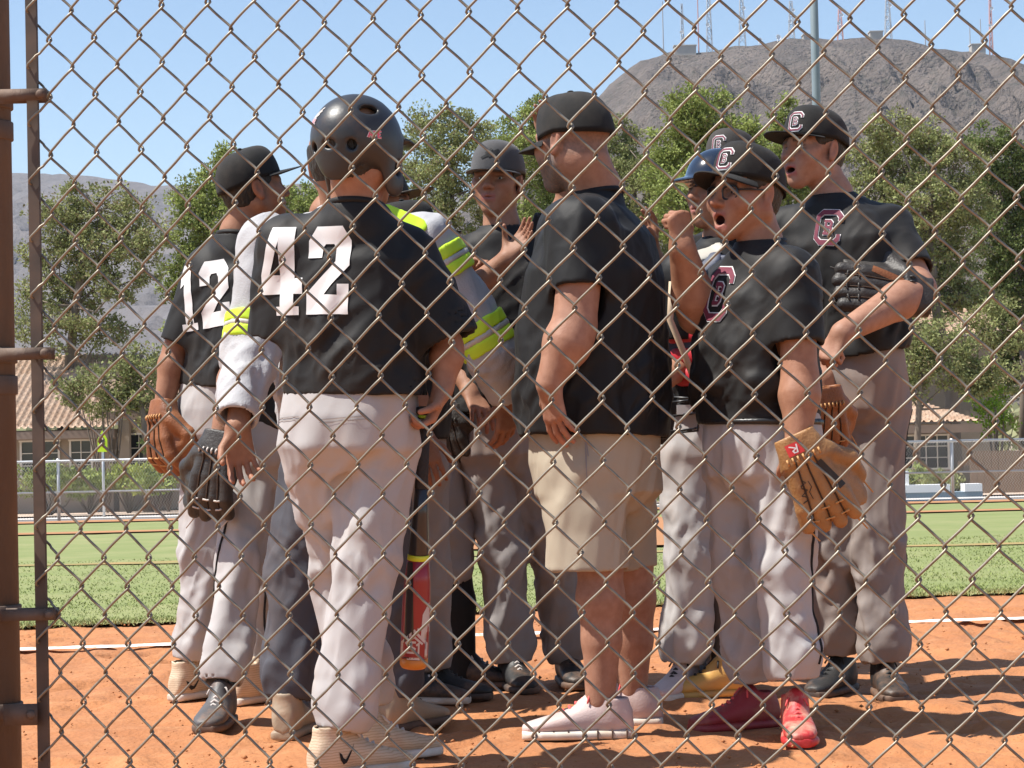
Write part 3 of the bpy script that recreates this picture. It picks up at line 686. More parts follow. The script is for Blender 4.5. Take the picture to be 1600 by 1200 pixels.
# ================================================================ IMPLICIT SURFACES FOR BODIES AND CLOTH
def smin(a, b, k):
    h = np.clip(.5+.5*(b-a)/k, 0, 1); return b+(a-b)*h - k*h*(1-h)
def nrm(v): v = np.asarray(v, float); return v/(np.linalg.norm(v)+1e-12)
class Field:
    """list of implicit shapes; 'mesh' samples them on a grid and skins the zero level (surface nets)"""
    def __init__(s): s.ops = []
    def cone(s, a, b, ra, rb, k=.02, op='u', flat=None, cap=False):
        """tapered limb; flat=(axis, factor) squashes it along one direction"""
        a = np.array(a, float); b = np.array(b, float); ab = b-a; L2 = max(float(ab@ab), 1e-9)
        def f(X, Y, Z):
            px, py, pz = X-a[0], Y-a[1], Z-a[2]
            t0 = (px*ab[0]+py*ab[1]+pz*ab[2])/L2; t = np.clip(t0, 0, 1)
            qx, qy, qz = px-t*ab[0], py-t*ab[1], pz-t*ab[2]
            if flat is not None:
                n, fa = flat; c = qx*n[0]+qy*n[1]+qz*n[2]; g = (1/fa-1)*c
                qx, qy, qz = qx+g*n[0], qy+g*n[1], qz+g*n[2]
            d = np.sqrt(qx*qx+qy*qy+qz*qz)-(ra+t*(rb-ra))
            if cap: d = np.maximum(d, (t0-1)*math.sqrt(L2))
            return d if flat is None else d*min(1, fa)
        m = max(ra, rb)
        s.ops.append((op, f, np.minimum(a, b)-m, np.maximum(a, b)+m, k)); return s
    def ell(s, c, r, M=None, k=.02, op='u'):
        c = np.array(c, float); r = np.array(r, float); M = np.eye(3) if M is None else np.array(M, float)   # columns are the axes
        rm = float(r.min())
        def f(X, Y, Z):
            p = [X-c[0], Y-c[1], Z-c[2]]
            q = [(p[0]*M[0, i]+p[1]*M[1, i]+p[2]*M[2, i])/r[i] for i in range(3)]
            return (np.sqrt(q[0]**2+q[1]**2+q[2]**2)-1)*rm
        ext = np.abs(M) @ r
        s.ops.append((op, f, c-ext, c+ext, k)); return s
    def loft(s, secs, right, k=.02, op='u', n=2.4, pad=0.0, round_=.0):
        """secs: (centre, half width along 'right', half depth); a spine with elliptical sections"""
        cs = np.array([q[0] for q in secs], float); A = np.array([q[1] for q in secs])+pad; B = np.array([q[2] for q in secs])+pad
        ax = nrm(cs[-1]-cs[0]); t = (cs-cs[0])@ax
        rt = np.array([nrm(r_) for r_ in (right if np.ndim(right) == 2 else [right]*len(secs))])
        dn = np.array([nrm(np.cross(ax, r_)) for r_ in rt]); mn = float(min(A.min(), B.min()))
        def f(X, Y, Z):
            X, Y, Z = np.broadcast_arrays(X, Y, Z)
            tt = (X-cs[0][0])*ax[0]+(Y-cs[0][1])*ax[1]+(Z-cs[0][2])*ax[2]; tc = np.clip(tt, t[0], t[-1])
            ip = lambda v: np.interp(tc, t, v)
            qx, qy, qz = X-ip(cs[:, 0]), Y-ip(cs[:, 1]), Z-ip(cs[:, 2])
            u = qx*ip(rt[:, 0])+qy*ip(rt[:, 1])+qz*ip(rt[:, 2]); v = qx*ip(dn[:, 0])+qy*ip(dn[:, 1])+qz*ip(dn[:, 2])
            a = ip(A); b = ip(B)
            d = ((np.abs(u/a)**n+np.abs(v/b)**n)**(1/n)-1)*np.minimum(a, b)
            e = np.maximum(t[0]-tt, tt-t[-1])
            return np.maximum(d, e) if not round_ else np.where(e > 0, np.sqrt(np.maximum(d, 0)**2+e**2)-round_*0, d)
        m = max(A.max(), B.max())
        s.ops.append((op, f, cs.min(0)-m, cs.max(0)+m, k)); return s
    def plane(s, p, n_, lo, hi, k=.004):
        """cut away the side the normal points to, inside the box lo..hi"""
        p = np.array(p, float); n_ = nrm(n_)
        s.ops.append(('i', lambda X, Y, Z: (X-p[0])*n_[0]+(Y-p[1])*n_[1]+(Z-p[2])*n_[2], np.array(lo, float), np.array(hi, float), k)); return s
    def mesh(s, res):
        us = [o for o in s.ops if o[0] == 'u']
        lo = np.min([o[2] for o in us], 0)-3*res; hi = np.max([o[3] for o in us], 0)+3*res
        n = np.ceil((hi-lo)/res).astype(int)+1
        ax = [lo[i]+res*np.arange(n[i]) for i in range(3)]
        D = np.full(tuple(n), .5, np.float32)
        for op, f, l, h, k in s.ops:
            pd = k+2*res
            i0 = np.maximum(np.floor((l-pd-lo)/res).astype(int), 0); i1 = np.minimum(np.ceil((h+pd-lo)/res).astype(int)+1, n)
            if (i1 <= i0).any(): continue
            sl = tuple(slice(a, b) for a, b in zip(i0, i1))
            X = ax[0][sl[0]][:, None, None]; Y = ax[1][sl[1]][None, :, None]; Z = ax[2][sl[2]][None, None, :]
            d = f(X, Y, Z); cur = D[sl]
            if op == 'u': D[sl] = smin(cur, d, k)
            elif op == 's': D[sl] = -smin(-cur, d, k)
            else: D[sl] = -smin(-cur, -d, k)
        D[0] = D[-1] = .1; D[:, 0] = D[:, -1] = .1; D[:, :, 0] = D[:, :, -1] = .1
        return surface_nets(D, lo, res)
_edges = [((0,0,0),(1,0,0)),((0,1,0),(1,1,0)),((0,0,1),(1,0,1)),((0,1,1),(1,1,1)),((0,0,0),(0,1,0)),((1,0,0),(1,1,0)),((0,0,1),(0,1,1)),((1,0,1),(1,1,1)),((0,0,0),(0,0,1)),((1,0,0),(1,0,1)),((0,1,0),(0,1,1)),((1,1,0),(1,1,1))]
def surface_nets(D, lo, res):
    S = D < 0
    c = np.zeros(tuple(np.array(D.shape)-1), np.int8)
    for i in (0, 1):
        for j in (0, 1):
            for k in (0, 1): c += S[i:D.shape[0]-1+i, j:D.shape[1]-1+j, k:D.shape[2]-1+k]
    act = np.argwhere((c > 0) & (c < 8)); n = len(act)
    ids = np.full(c.shape, -1, np.int32); ids[act[:, 0], act[:, 1], act[:, 2]] = np.arange(n)
    acc = np.zeros((n, 3)); cnt = np.zeros(n)
    for a, b in _edges:
        pa = act+a; pb = act+b; da = D[pa[:, 0], pa[:, 1], pa[:, 2]]; db = D[pb[:, 0], pb[:, 1], pb[:, 2]]
        m = (da < 0) != (db < 0); t = (da[m]/(da[m]-db[m]))[:, None]
        acc[m] += np.array(a)+t*(np.array(b)-np.array(a)); cnt[m] += 1
    V = lo+res*(act+acc/cnt[:, None])
    Fs = []
    for ax in range(3):
        o1, o2 = (ax+1) % 3, (ax+2) % 3
        sl0 = [slice(None)]*3; sl1 = [slice(None)]*3; sl0[ax] = slice(0, -1); sl1[ax] = slice(1, None)
        A = S[tuple(sl0)]; B = S[tuple(sl1)]
        e = np.argwhere(A != B); e = e[(e[:, o1] > 0) & (e[:, o2] > 0) & (e[:, o1] < c.shape[o1]) & (e[:, o2] < c.shape[o2])]
        q = []
        for d1, d2 in ((-1, -1), (0, -1), (0, 0), (-1, 0)):
            f = e.copy(); f[:, o1] += d1; f[:, o2] += d2; q.append(ids[f[:, 0], f[:, 1], f[:, 2]])
        q = np.stack(q, 1); flip = ~A[e[:, 0], e[:, 1], e[:, 2]]; q[flip] = q[flip][:, ::-1]; Fs.append(q)
    return V, np.concatenate(Fs)
def vnormals(V, F):
    n = np.cross(V[F[:, 2]]-V[F[:, 0]], V[F[:, 3]]-V[F[:, 1]]); out = np.zeros_like(V)
    for a in range(3):
        for k in range(4): out[:, a] += np.bincount(F[:, k], n[:, a], len(V))
    return out/(np.linalg.norm(out, axis=1)[:, None]+1e-12)
def relax(V, F, it=2, lam=.5):
    for _ in range(it):
        s = np.zeros_like(V); w_ = np.zeros(len(V))
        for k in range(4):
            a = F[:, k]; b = F[:, (k+1) % 4]
            for ax in range(3): s[:, ax] += np.bincount(a, V[b, ax], len(V)) + np.bincount(b, V[a, ax], len(V))
            w_ += np.bincount(a, minlength=len(V)) + np.bincount(b, minlength=len(V))
        V = V+lam*(s/np.maximum(w_, 1)[:, None]-V)
    return V
def setcol(me, K):
    at = me.attributes.new('Col', 'FLOAT_COLOR', 'POINT')
    at.data.foreach_set('color', np.concatenate([K, np.ones((len(K), 1))], 1).astype(np.float32).ravel())

# ---------------------------------------------------------------- shared materials of the people
M_skin = mat('skin', (.5, .3, .2), .55, attr=True, var=(.80, .74, .71), vscale=42, detail=8, bump=.16, bscale=300, spec=.3, dirt=(.30, .15, .09), dscale=9, damt=.3)
M_black = mat('black jersey knit', (.0065, .0065, .0072), .62, var=(.009, .0088, .009), vscale=5, bump=.12, bscale=500, sheen=.03, spec=.3)
M_blackd = mat('dusty black jersey knit', (.0075, .0073, .0075), .64, var=(.011, .0103, .010), vscale=4, bump=.12, bscale=500, sheen=.03, spec=.3, dirt=(.06, .046, .034), dscale=3.5, damt=.3)
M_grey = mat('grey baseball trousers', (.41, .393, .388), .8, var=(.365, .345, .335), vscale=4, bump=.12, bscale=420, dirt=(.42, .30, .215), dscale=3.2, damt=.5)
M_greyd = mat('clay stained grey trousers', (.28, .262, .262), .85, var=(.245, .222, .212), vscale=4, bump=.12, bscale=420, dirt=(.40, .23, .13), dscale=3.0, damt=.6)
M_greyt = mat('shade darkened stained trousers', (.25, .215, .20), .85, var=(.21, .17, .15), vscale=4, bump=.12, bscale=420, dirt=(.30, .16, .09), dscale=2.6, damt=.7)  # shade on these trousers painted into a darker base; clay patches are stain
M_khaki = mat('khaki shorts cloth', (.42, .36, .275), .85, var=(.375, .32, .24), vscale=5, bump=.15, bscale=420)
M_navy = mat('navy trousers', (.045, .048, .062), .85, var=(.06, .06, .072), vscale=5, bump=.15, bscale=420, dirt=(.15, .10, .075), dscale=4, damt=.35)
M_jacket = mat('pale grey jacket', (.42, .42, .435), .7, var=(.37, .365, .37), vscale=5, bump=.2, bscale=200, dirt=(.42, .36, .31), dscale=4, damt=.3)
M_lime = mat('lime reflective band', (.55, .80, .03), .6)
M_silver = mat('silver reflective tape', (.50, .47, .43), .5, metal=.2)
M_cap = mat('black wool cap', (.010, .0096, .0096), .85, var=(.015, .014, .013), vscale=10, bump=.25, bscale=600, sheen=.05, spec=.3, dirt=(.06, .048, .038), dscale=9, damt=.4)
M_white = mat('white print', (.72, .71, .70), .7, var=(.66, .65, .64), vscale=6)
M_maroon = mat('maroon print', (.16, .022, .045), .7)
M_hair = mat('dark hair', (.013, .012, .010), .6, var=(.03, .022, .016), vscale=60, bump=.6, bscale=160, stretch=(1, 1, .3))
M_eye = mat('eye', (.6, .58, .55), .2, attr=True)
M_sock = mat('black sock', (.010, .010, .011), .9, bump=.2, bscale=300)
M_rubber = mat('white rubber sole', (.68, .64, .58), .7, var=(.52, .40, .30), vscale=14)
M_solek = mat('dark rubber sole', (.04, .035, .033), .7, var=(.16, .09, .055), vscale=14)
M_lace = mat('lace', (.55, .50, .46), .8); M_lacek = mat('black lace', (.02, .02, .02), .8); M_lacer = mat('red lace', (.75, .10, .10), .8)
def ribbed(m, scale, dark):
    N = m.node_tree.nodes; L = m.node_tree.links; b = N['Principled BSDF']; src = b.inputs['Base Color'].links[0].from_socket
    wv = N.new('ShaderNodeTexWave'); wv.inputs['Scale'].default_value = scale; wv.inputs['Distortion'].default_value = 3.0; wv.inputs['Detail'].default_value = 1; wv.bands_direction = 'Z'
    tc = N.new('ShaderNodeTexCoord'); L.new(tc.outputs['Object'], wv.inputs['Vector']); mx = N.new('ShaderNodeMix'); mx.data_type = 'RGBA'; mx.blend_type = 'MULTIPLY'
    rp = N.new('ShaderNodeValToRGB'); rp.color_ramp.elements[0].color = (*dark, 1); rp.color_ramp.elements[1].position = .45; L.new(wv.outputs['Fac'], rp.inputs[0])
    mx.inputs['Factor'].default_value = 1; L.new(src, mx.inputs[6]); L.new(rp.outputs[0], mx.inputs[7]); L.new(mx.outputs[2], b.inputs['Base Color']); return m
def shoe_mat(name, c, dirt=(.42, .23, .13), damt=.5): return mat(name, c, .55, var=tuple(x*.85 for x in c), vscale=12, dirt=dirt, dscale=11, damt=damt, bump=.12, bscale=200)
M_shtan = ribbed(shoe_mat('cream ribbed shoe', (.60, .47, .33)), 46, (.76, .70, .64)); M_shblk = shoe_mat('black cleat leather', (.022, .021, .021), damt=.35); M_shwht = shoe_mat('pale pink grey runner', (.58, .455, .43), damt=.3)
M_shred = shoe_mat('red cleat', (.50, .028, .03), dirt=(.55, .42, .30), damt=.85); M_shdred = shoe_mat('dark red cleat', (.30, .03, .035), damt=.4); M_boot = shoe_mat('dusty tan boot', (.33, .25, .17)); M_shyel = shoe_mat('yellow orange cleat', (.60, .33, .08)); M_shgry = shoe_mat('scuffed black grey cleat', (.085, .08, .08))

# ---------------------------------------------------------------- folds
def folds(V, F, amp, seed, freq=9., direc=(0, 0, 1), stretch=.35, zone=None, sharp=1.0):
    """ridged cloth folds pushed along the normals; 'direc' is the way the folds run"""
    N = vnormals(V, F); d = nrm(direc)
    P = V - (1-stretch)*np.outer(V@d, d)
    w_ = perlin(V*3.1+seed*3.7)[:, None]*.05
    a = perlin((P+w_)*freq+seed*11.3); b = perlin((P+w_*1.3)*freq*2.1+seed*5.1)
    rg = np.clip(1-2.2*np.abs(a), 0, 1); rg = rg*rg*(3-2*rg); rb = np.clip(1-2.4*np.abs(b), 0, 1)**2
    h = rg*.95 + rb*.38*sharp + a*.45 - .38
    if zone is not None: h = h*zone
    return V + N*(amp*h)[:, None]

# ---------------------------------------------------------------- heads
def head_frame(yaw, pitch=0, roll=0):
    """columns: right-hand side of the picture-free head (x), forward (y), up (z)"""
    f = nrm([yaw[0], yaw[1], 0]); up = np.array([0, 0, 1.]); x = np.cross(f, up)
    p = R(pitch); f2 = f*math.cos(p)+up*math.sin(p); u2 = -f*math.sin(p)+up*math.cos(p)
    r_ = R(roll); x2 = x*math.cos(r_)+u2*math.sin(r_); u3 = -x*math.sin(r_)+u2*math.cos(r_)
    return np.stack([x2, f2, u3], 1)
def head_field(c, M, sc, neck, fat=0.0, mouth=0.0, old=0, neck_r=.054):
    F = Field(); W = lambda x, y, z: c+M@(np.array([x, y, z])*sc)
    e = lambda p, r, k=.016, op='u', MM=None: F.ell(W(*p), np.array(r)*sc, M if MM is None else M@MM, k*sc, op)
    cn = lambda a, b, ra, rb, k=.012, op='u': F.cone(W(*a), W(*b), ra*sc, rb*sc, k*sc, op)
    e((0, -.014, .036), (.076, .097, .080)); e((0, .022, -.022), (.064+fat*.5, .066, .080))
    for s in (-1, 1):
        cn((s*(.050+fat), -.006, -.050), (0, .060, -.094), .021+fat*.8, .021+fat*.4, .022)
        e((s*(.036+fat*.5), .052, -.026), (.030+fat, .030, .034), .02)
        cn((s*.046, .066, .020), (0, .080, .022), .011, .012, .014)
        cn((s*.058, .040, -.006), (s*.040, .070, -.014), .012, .014, .016)
    e((0, .074, -.098), (.022, .017, .016), .014)
    e((0, .066, -.060), (.036, .030, .030), .02)
    for s in (-1, 1): e((s*.032, .092, .002), (.020, .017, .012), .012, 's')
    for s in (-1, 1):
        cn((s*.019, .0735, .0105), (s*.045, .0665, .0090), .0060, .0052, .005); cn((s*.021, .0725, -.0090), (s*.043, .066, -.0075), .0050, .0048, .005)
    cn((0, .080, .014), (0, .106, -.024), .0085, .0105, .012); e((0, .106, -.028), (.012, .012, .010), .008)
    for s in (-1, 1): e((s*.0125, .094, -.031), (.008, .011, .008), .006)
    for s in (-1, 1): e((s*.006, .104, -.037), (.0032, .004, .003), .003, 's')
    op = mouth
    cn((-.022, .082, -.058), (0, .0935, -.055+op*.10), .0055, .0068, .006); cn((.022, .082, -.058), (0, .0935, -.055+op*.10), .0055, .0068, .006)
    cn((-.020, .081, -.062-op*.45), (0, .0905, -.069-op), .0055, .0075, .006); cn((.020, .081, -.062-op*.45), (0, .0905, -.069-op), .0055, .0075, .006)
    if op > 0: e((0, .092, -.0625-op*.42), (.0185, .030, .0045+op*.42), .004, 's')
    else: e((0, .100, -.0625), (.022, .012, .0015), .003, 's')
    for s in (-1, 1):
        MM = np.array(Matrix.Rotation(R(12)*1, 3, 'X')) @ np.array(Matrix.Rotation(R(-9*s), 3, 'Z'))
        e((s*.0775, -.014, -.004), (.009, .018, .031), .007, 'u', MM); e((s*.0855, -.009, .000), (.0055, .010, .019), .004, 's', MM); e((s*.079, -.004, -.030), (.007, .009, .010), .006, 'u', MM)
    nb = np.array(neck); top = W(0, -.030, -.045)
    F.cone(top, nb, neck_r*sc, neck_r*1.06, .022); F.cone(nb, nb+np.array([0, 0, -.05]), neck_r*1.06, neck_r*1.12, .02)
    return F, W
def skin_shade(V, c, M, sc, tone, lips=(.40, .13, .11), beard=None, brow=True, stubble=0.0, mouth=0.0):
    q = ((V-c)@M)/sc; x, y, z = q[:, 0], q[:, 1], q[:, 2]
    K = np.tile(np.array(tone), (len(V), 1))
    def mixin(w_, col): 
        nonlocal K
        K = K*(1-w_[:, None])+np.array(col)*w_[:, None]
    g = lambda d, s_: np.exp(-(d/s_)**2)
    mixin(.35*g(np.hypot(np.abs(x)-.038, z+.024), .022)*(y > .03), (tone[0]*1.08, tone[1]*.72, tone[2]*.68))
    mixin(.30*g(np.hypot(x, z+.028), .016)*(y > .09), (tone[0]*1.08, tone[1]*.7, tone[2]*.66))
    mixin(.5*g(np.abs(x)-.085, .012)*(np.abs(z) < .05), (tone[0]*1.02, tone[1]*.72, tone[2]*.66))
    lp = (g(z+.057, .0075)+g(z+.068+mouth, .008))*(np.abs(x) < .024)*(y > .078); mixin(np.clip(lp*.85, 0, .85), lips)
    if mouth > 0: 
        ins = (np.hypot(x/.0185, (z+.0625+mouth*.42)/(.0045+mouth*.42)) < 1.0)*(y < .0865)*(y > .04); mixin(ins*1.0, (.045, .012, .012))
    if brow:
        b = g(z-.024+np.abs(x)*.06, .0055)*(np.abs(x) > .012)*(np.abs(x) < .052)*(y > .045); mixin(np.clip(b*.9, 0, .9), (.02, .014, .011))
    ey = g(np.hypot((np.abs(x)-.032)/.017, (z-.0068)/.0028), .9)*(y > .045); mixin(np.clip(ey*.9, 0, .9), (.025, .016, .012))
    if stubble:
        st = np.clip((.016-y)/.02, 0, 1)*np.clip((z+.050-.02*(y+.05))/.012, 0, 1)*np.clip((.078-np.abs(x)*.98)/.004+1, 0, 1)*(.75+.4*perlin(V*180)); mixin(np.clip(st*stubble, 0, .9), (.16, .105, .078))
    if beard is not None:
        bw = np.clip((-.030-z)/.02+.0, 0, 1)*np.clip((y+.012)/.02, 0, 1)*np.clip((z+.135)/.02, 0, 1)
        bw = np.maximum(bw, np.clip((y+.004)/.01, 0, 1)*np.clip((.030-y)/.01, 0, 1)*(z < .03)*(z > -.06))
        bw = bw*(.8+.5*perlin(V*220)); mixin(np.clip(bw, 0, .95), beard)
    return K
def hair_mesh(c, M, sc, res=.005, low=-.055, sides=True, thick=.0035, seed=1):
    F = Field(); W = lambda x, y, z: c+M@(np.array([x, y, z])*sc)
    F.ell(W(0, -.016, .034), (np.array([.076, .097, .080])+thick)*sc, M, .01)
    F.ell(W(0, -.038, -.010), (np.array([.060, .064, .068])+thick)*sc, M, .02)
    lo = W(0, 0, 0)-.2; hi = W(0, 0, 0)+.2
    F.plane(W(0, 0, low), -M[:, 2], lo, hi, .006); F.plane(W(0, 0, .046), M[:, 2], lo, hi, .006)
    F.plane(W(0, .022, 0), M[:, 1], lo, hi, .006) if not sides else F.plane(W(0, .035, 0), nrm(M[:, 1]-.35*M[:, 2]), lo, hi, .006)
    # clear of the ears
    for s in (-1, 1): F.ell(W(s*.085, .004, -.022), np.array([.03, .028, .044])*sc, M, .004, 's')
    V, Q = F.mesh(res); V = folds(V, Q, .0022, seed, 60, M[:, 2], .3); return V, Q

# ---------------------------------------------------------------- hands
def add_hand(F, wrist, f, n, thumb, curl=(20, 25, 20), size=1.0, spread=6, thumb_curl=25, wr=.027):
    """f: way the fingers point, n: way the palm faces, thumb: +1/-1 side of cross(f,n)"""
    f = nrm(f); n = np.array(n, float); n = nrm(n-f*np.dot(n, f)); sd_ = np.cross(f, n)*thumb; w0 = np.array(wrist, float)
    z = size; L = .088*z
    for i, o_ in enumerate((.029, .010, -.010, -.028)):
        a = w0+sd_*o_*.55*z+f*.008; b = w0+sd_*o_*z+f*(L-(.004, 0, .004, .012)[i]*z)
        F.cone(a, b, .0165*z, .0115*z, .012, flat=(n, .85))
    for i, o_ in enumerate((.029, .010, -.010, -.028)):
        ln = (.072, .080, .075, .058)[i]*z; r_ = (.0088, .0092, .0088, .0076)[i]*z
        p = w0+sd_*o_*z+f*(L-(.004, 0, .004, .012)[i]*z); ang = 0; ds = nrm(f+sd_*math.tan(R(spread))*(1.2, .35, -.4, -1.2)[i])
        for j, fr in enumerate((.46, .30, .24)):
            ang += R(curl[j])*(1, 1.05, 1.1, 1.15)[i]
            q = p+(ds*math.cos(ang)+n*math.sin(ang))*ln*fr
            F.cone(p, q, r_*(1, .93, .86)[j], r_*(.93, .86, .76)[j], .0035); p = q
    p = w0+sd_*.022*z+f*.022*z+n*.006*z; tc = R(thumb_curl)
    d1 = nrm(sd_*.75+f*.75+n*.25); q = p+d1*.040*z; F.cone(p, q, .0165*z, .0115*z, .010)
    d2 = nrm(sd_*math.cos(tc)*.45+f*.85+n*(.3+math.sin(tc))); q2 = q+d2*.030*z; F.cone(q, q2, .0108*z, .0096*z, .004)
    d3 = nrm(d2+n*math.sin(tc)*.6-sd_*.25); F.cone(q2, q2+d3*.024*z, .0096*z, .0078*z, .003)
    return w0+f*L

# ---------------------------------------------------------------- caps
def cap_parts(parent, base, c, M, sc, logo=None, tilt=0, bill=.072, flatbill=True, backtab=True, crown=.100, matc=None, logo_side=0.0, narrow=1.0, drop=0.0):
    """structured crown with six panels, curved bill, button; returns the cap object"""
    Rt = np.array(Matrix.Rotation(R(tilt), 3, 'X')); MM = M@Rt; o_ = c+M@(np.array([0, -.014, .027-drop])*sc)
    W = lambda p: (o_+(MM@(np.array(p).T*sc)).T)
    nt, npz = 48, 14; V = []; a = np.linspace(0, 2*math.pi, nt, endpoint=False)
    rx, ry = .0850*narrow, .1075
    for j in range(npz+1):
        t = j/npz; ph = t*math.pi/2
        front = np.clip(np.cos(a-math.pi/2), 0, 1)
        rad = np.cos(ph)**(.62-.22*front*(t < .999)); hz = np.sin(ph)**.92*crown*(1+.05*front) + .002
        seam = 1-.012*np.exp(-((((a-math.pi/2)/(math.pi/3)+.5) % 1-.5)/.06)**2)*(t > .02)
        back = np.clip(-np.cos(a-math.pi/2), 0, 1)
        V.append(np.stack([rx*rad*np.cos(a)*seam, ry*rad*np.sin(a)*seam, hz - .020*back*(1-t)+0*a - .003], 1))
    inner = [v*np.array([.95, .95, 1])-np.array([0, 0, .002]) for v in V[:1]]
    V0 = np.concatenate([V[0]*np.array([.955, .955, 1])+np.array([0, 0, .02])]+V); n = nt
    Fq = [(i*n+k, i*n+(k+1) % n, (i+1)*n+(k+1) % n, (i+1)*n+k) for i in range(npz+1) for k in range(n)]
    cp = put('cap', mesh_np('cap', W(V0)-base, np.array(Fq)), matc or M_cap, parent)
    # bill
    m1, m2 = 25, 9; aa = np.linspace(R(90-66), R(90+66), m1); B = []
    for sgn in (1, -1):
        for j in range(m2):
            t = j/(m2-1)
            x = (rx*1.0*np.cos(aa))*(1+.10*t); y0 = ry*np.sin(aa); y1 = y0 + bill*t*np.sin(np.clip((aa-R(24))/R(132), 0, 1)*math.pi)**.42
            z = .006 - .020*(np.abs(x)/rx)**2.0*(1 if not flatbill else .35) - .010*t*(1 if not flatbill else .3) + sgn*.0018
            B.append(np.stack([x, y1*.998, z+0*x], 1))
    B = np.concatenate(B); idx = np.arange(2*m2*m1).reshape(2, m2, m1); fq = []
    for j in range(m2-1):
        for k in range(m1-1):
            fq.append((idx[0, j, k], idx[0, j, k+1], idx[0, j+1, k+1], idx[0, j+1, k])); fq.append((idx[1, j, k+1], idx[1, j, k], idx[1, j+1, k], idx[1, j+1, k+1]))
    for k in range(m1-1): fq.append((idx[0, -1, k], idx[0, -1, k+1], idx[1, -1, k+1], idx[1, -1, k]))
    put('bill', mesh_np('bill', W(B)-base, np.array(fq)), matc or M_cap, cp)
    bt = W(np.array([[0, 0, crown+.002]]))[0]-base
    MB().lathe([(.001, -.002), (.009*sc, 0), (.0075*sc, .004), (.002, .006)], bt, 12, axis=tuple(MM[:, 2])).build('button', matc or M_cap, cp, True)
    for sg in (-1, 1):
        for an in (58, 122, -58):
            t = .62; ph = t*math.pi/2; p = np.array([rx*math.cos(ph)**.6*math.cos(R(an))*1.005, ry*math.cos(ph)**.6*math.sin(R(an))*1.005, math.sin(ph)*crown])
    if logo:
        T = BVHTree.FromPolygons([tuple(v) for v in (W(V0)-base)], [tuple(int(i) for i in f) for f in Fq])
        an = R(90+logo_side); pc = W(np.array([[rx*math.cos(an)*1.1, ry*math.sin(an)*1.1, crown*.46]]))[0]-base
        out = MM@np.array([math.cos(an), math.sin(an), .12]); decal(cp, T, pc+nrm(out)*.05, -nrm(out), MM[:, 2], logo, .046*sc, .056*sc, lift=.0016)
    return cp

# ---------------------------------------------------------------- flat print laid on cloth
def rectp(x0, y0, x1, y1): return [(x0, y0), (x1, y0), (x1, y1), (x0, y1)]
GLYPH = {
 '1': [rectp(.30, 0, .74, 1), [(.30, 1), (.04, .84), (.04, .66), (.30, .72)], rectp(.10, 0, .30, .11), rectp(.74, 0, .94, .11)],
 '2': [[(0, .64), (.34, .64), (.34, .76), (0, .84)], [(0, .84), (.34, .76), (.40, .80), (.18, 1)], [(.18, 1), (.40, .80), (.60, .80), (.82, 1)], [(.82, 1), (.60, .80), (.66, .74), (1, .84)],
       [(1, .84), (.66, .74), (.66, .60), (1, .55)], [(1, .55), (.66, .60), (.30, .405), (.62, .343)], [(.62, .343), (.30, .405), (0, .24), (0, 0), (.42, .22)], [(0, 0), (1, 0), (1, .22), (.42, .22)], rectp(.74, .22, 1, .34)],
 '4': [rectp(.46, 0, .80, 1), [(.30, 1), (0, .46), (.22, .46), (.46, .84), (.46, 1)], rectp(0, .24, .46, .46), rectp(.80, .24, 1, .42), rectp(.36, 0, .46, .10), rectp(.80, 0, .92, .10)]}
def strokes(paths, wd, sx=1.0):
    out = []
    for p in paths:
        p = [np.array(q, float) for q in p]; n = len(p); L = []; Rr = []
        for i in range(n):
            d0 = nrm(p[i]-p[i-1]) if i > 0 else nrm(p[1]-p[0]); d1 = nrm(p[i+1]-p[i]) if i < n-1 else d0
            if i == 0: d0 = d1
            n0 = np.array([-d0[1], d0[0]]); n1 = np.array([-d1[1], d1[0]]); m = nrm(n0+n1); k = wd/2/max(.5, float(m@n0))
            e = np.zeros(2)
            if i == 0: e = -d0*wd*.12
            if i == n-1: e = d1*wd*.12
            L.append(p[i]+m*k+e); Rr.append(p[i]-m*k+e)
        for i in range(n-1): out.append([tuple(Rr[i]), tuple(Rr[i+1]), tuple(L[i+1]), tuple(L[i])])
    return out
C_PATH = [[(.90, .72), (.90, .83), (.75, .96), (.24, .96), (.05, .82), (.05, .18), (.24, .04), (.75, .04), (.90, .17), (.90, .28)]]
B_PATH = [[(.42, .27), (.42, .73)], [(.34, .73), (.62, .73), (.70, .67), (.70, .57), (.62, .505), (.42, .505)], [(.60, .505), (.72, .44), (.72, .34), (.63, .27), (.34, .27)]]
B_PATH = [[(.47+(x-.53)*.78, .5+(y-.5)*.82) for x, y in p] for p in B_PATH]
LOGO_CB = [(strokes(C_PATH, .19)+strokes(B_PATH, .125), M_white), (strokes(C_PATH, .140)+strokes(B_PATH, .078), M_maroon)]
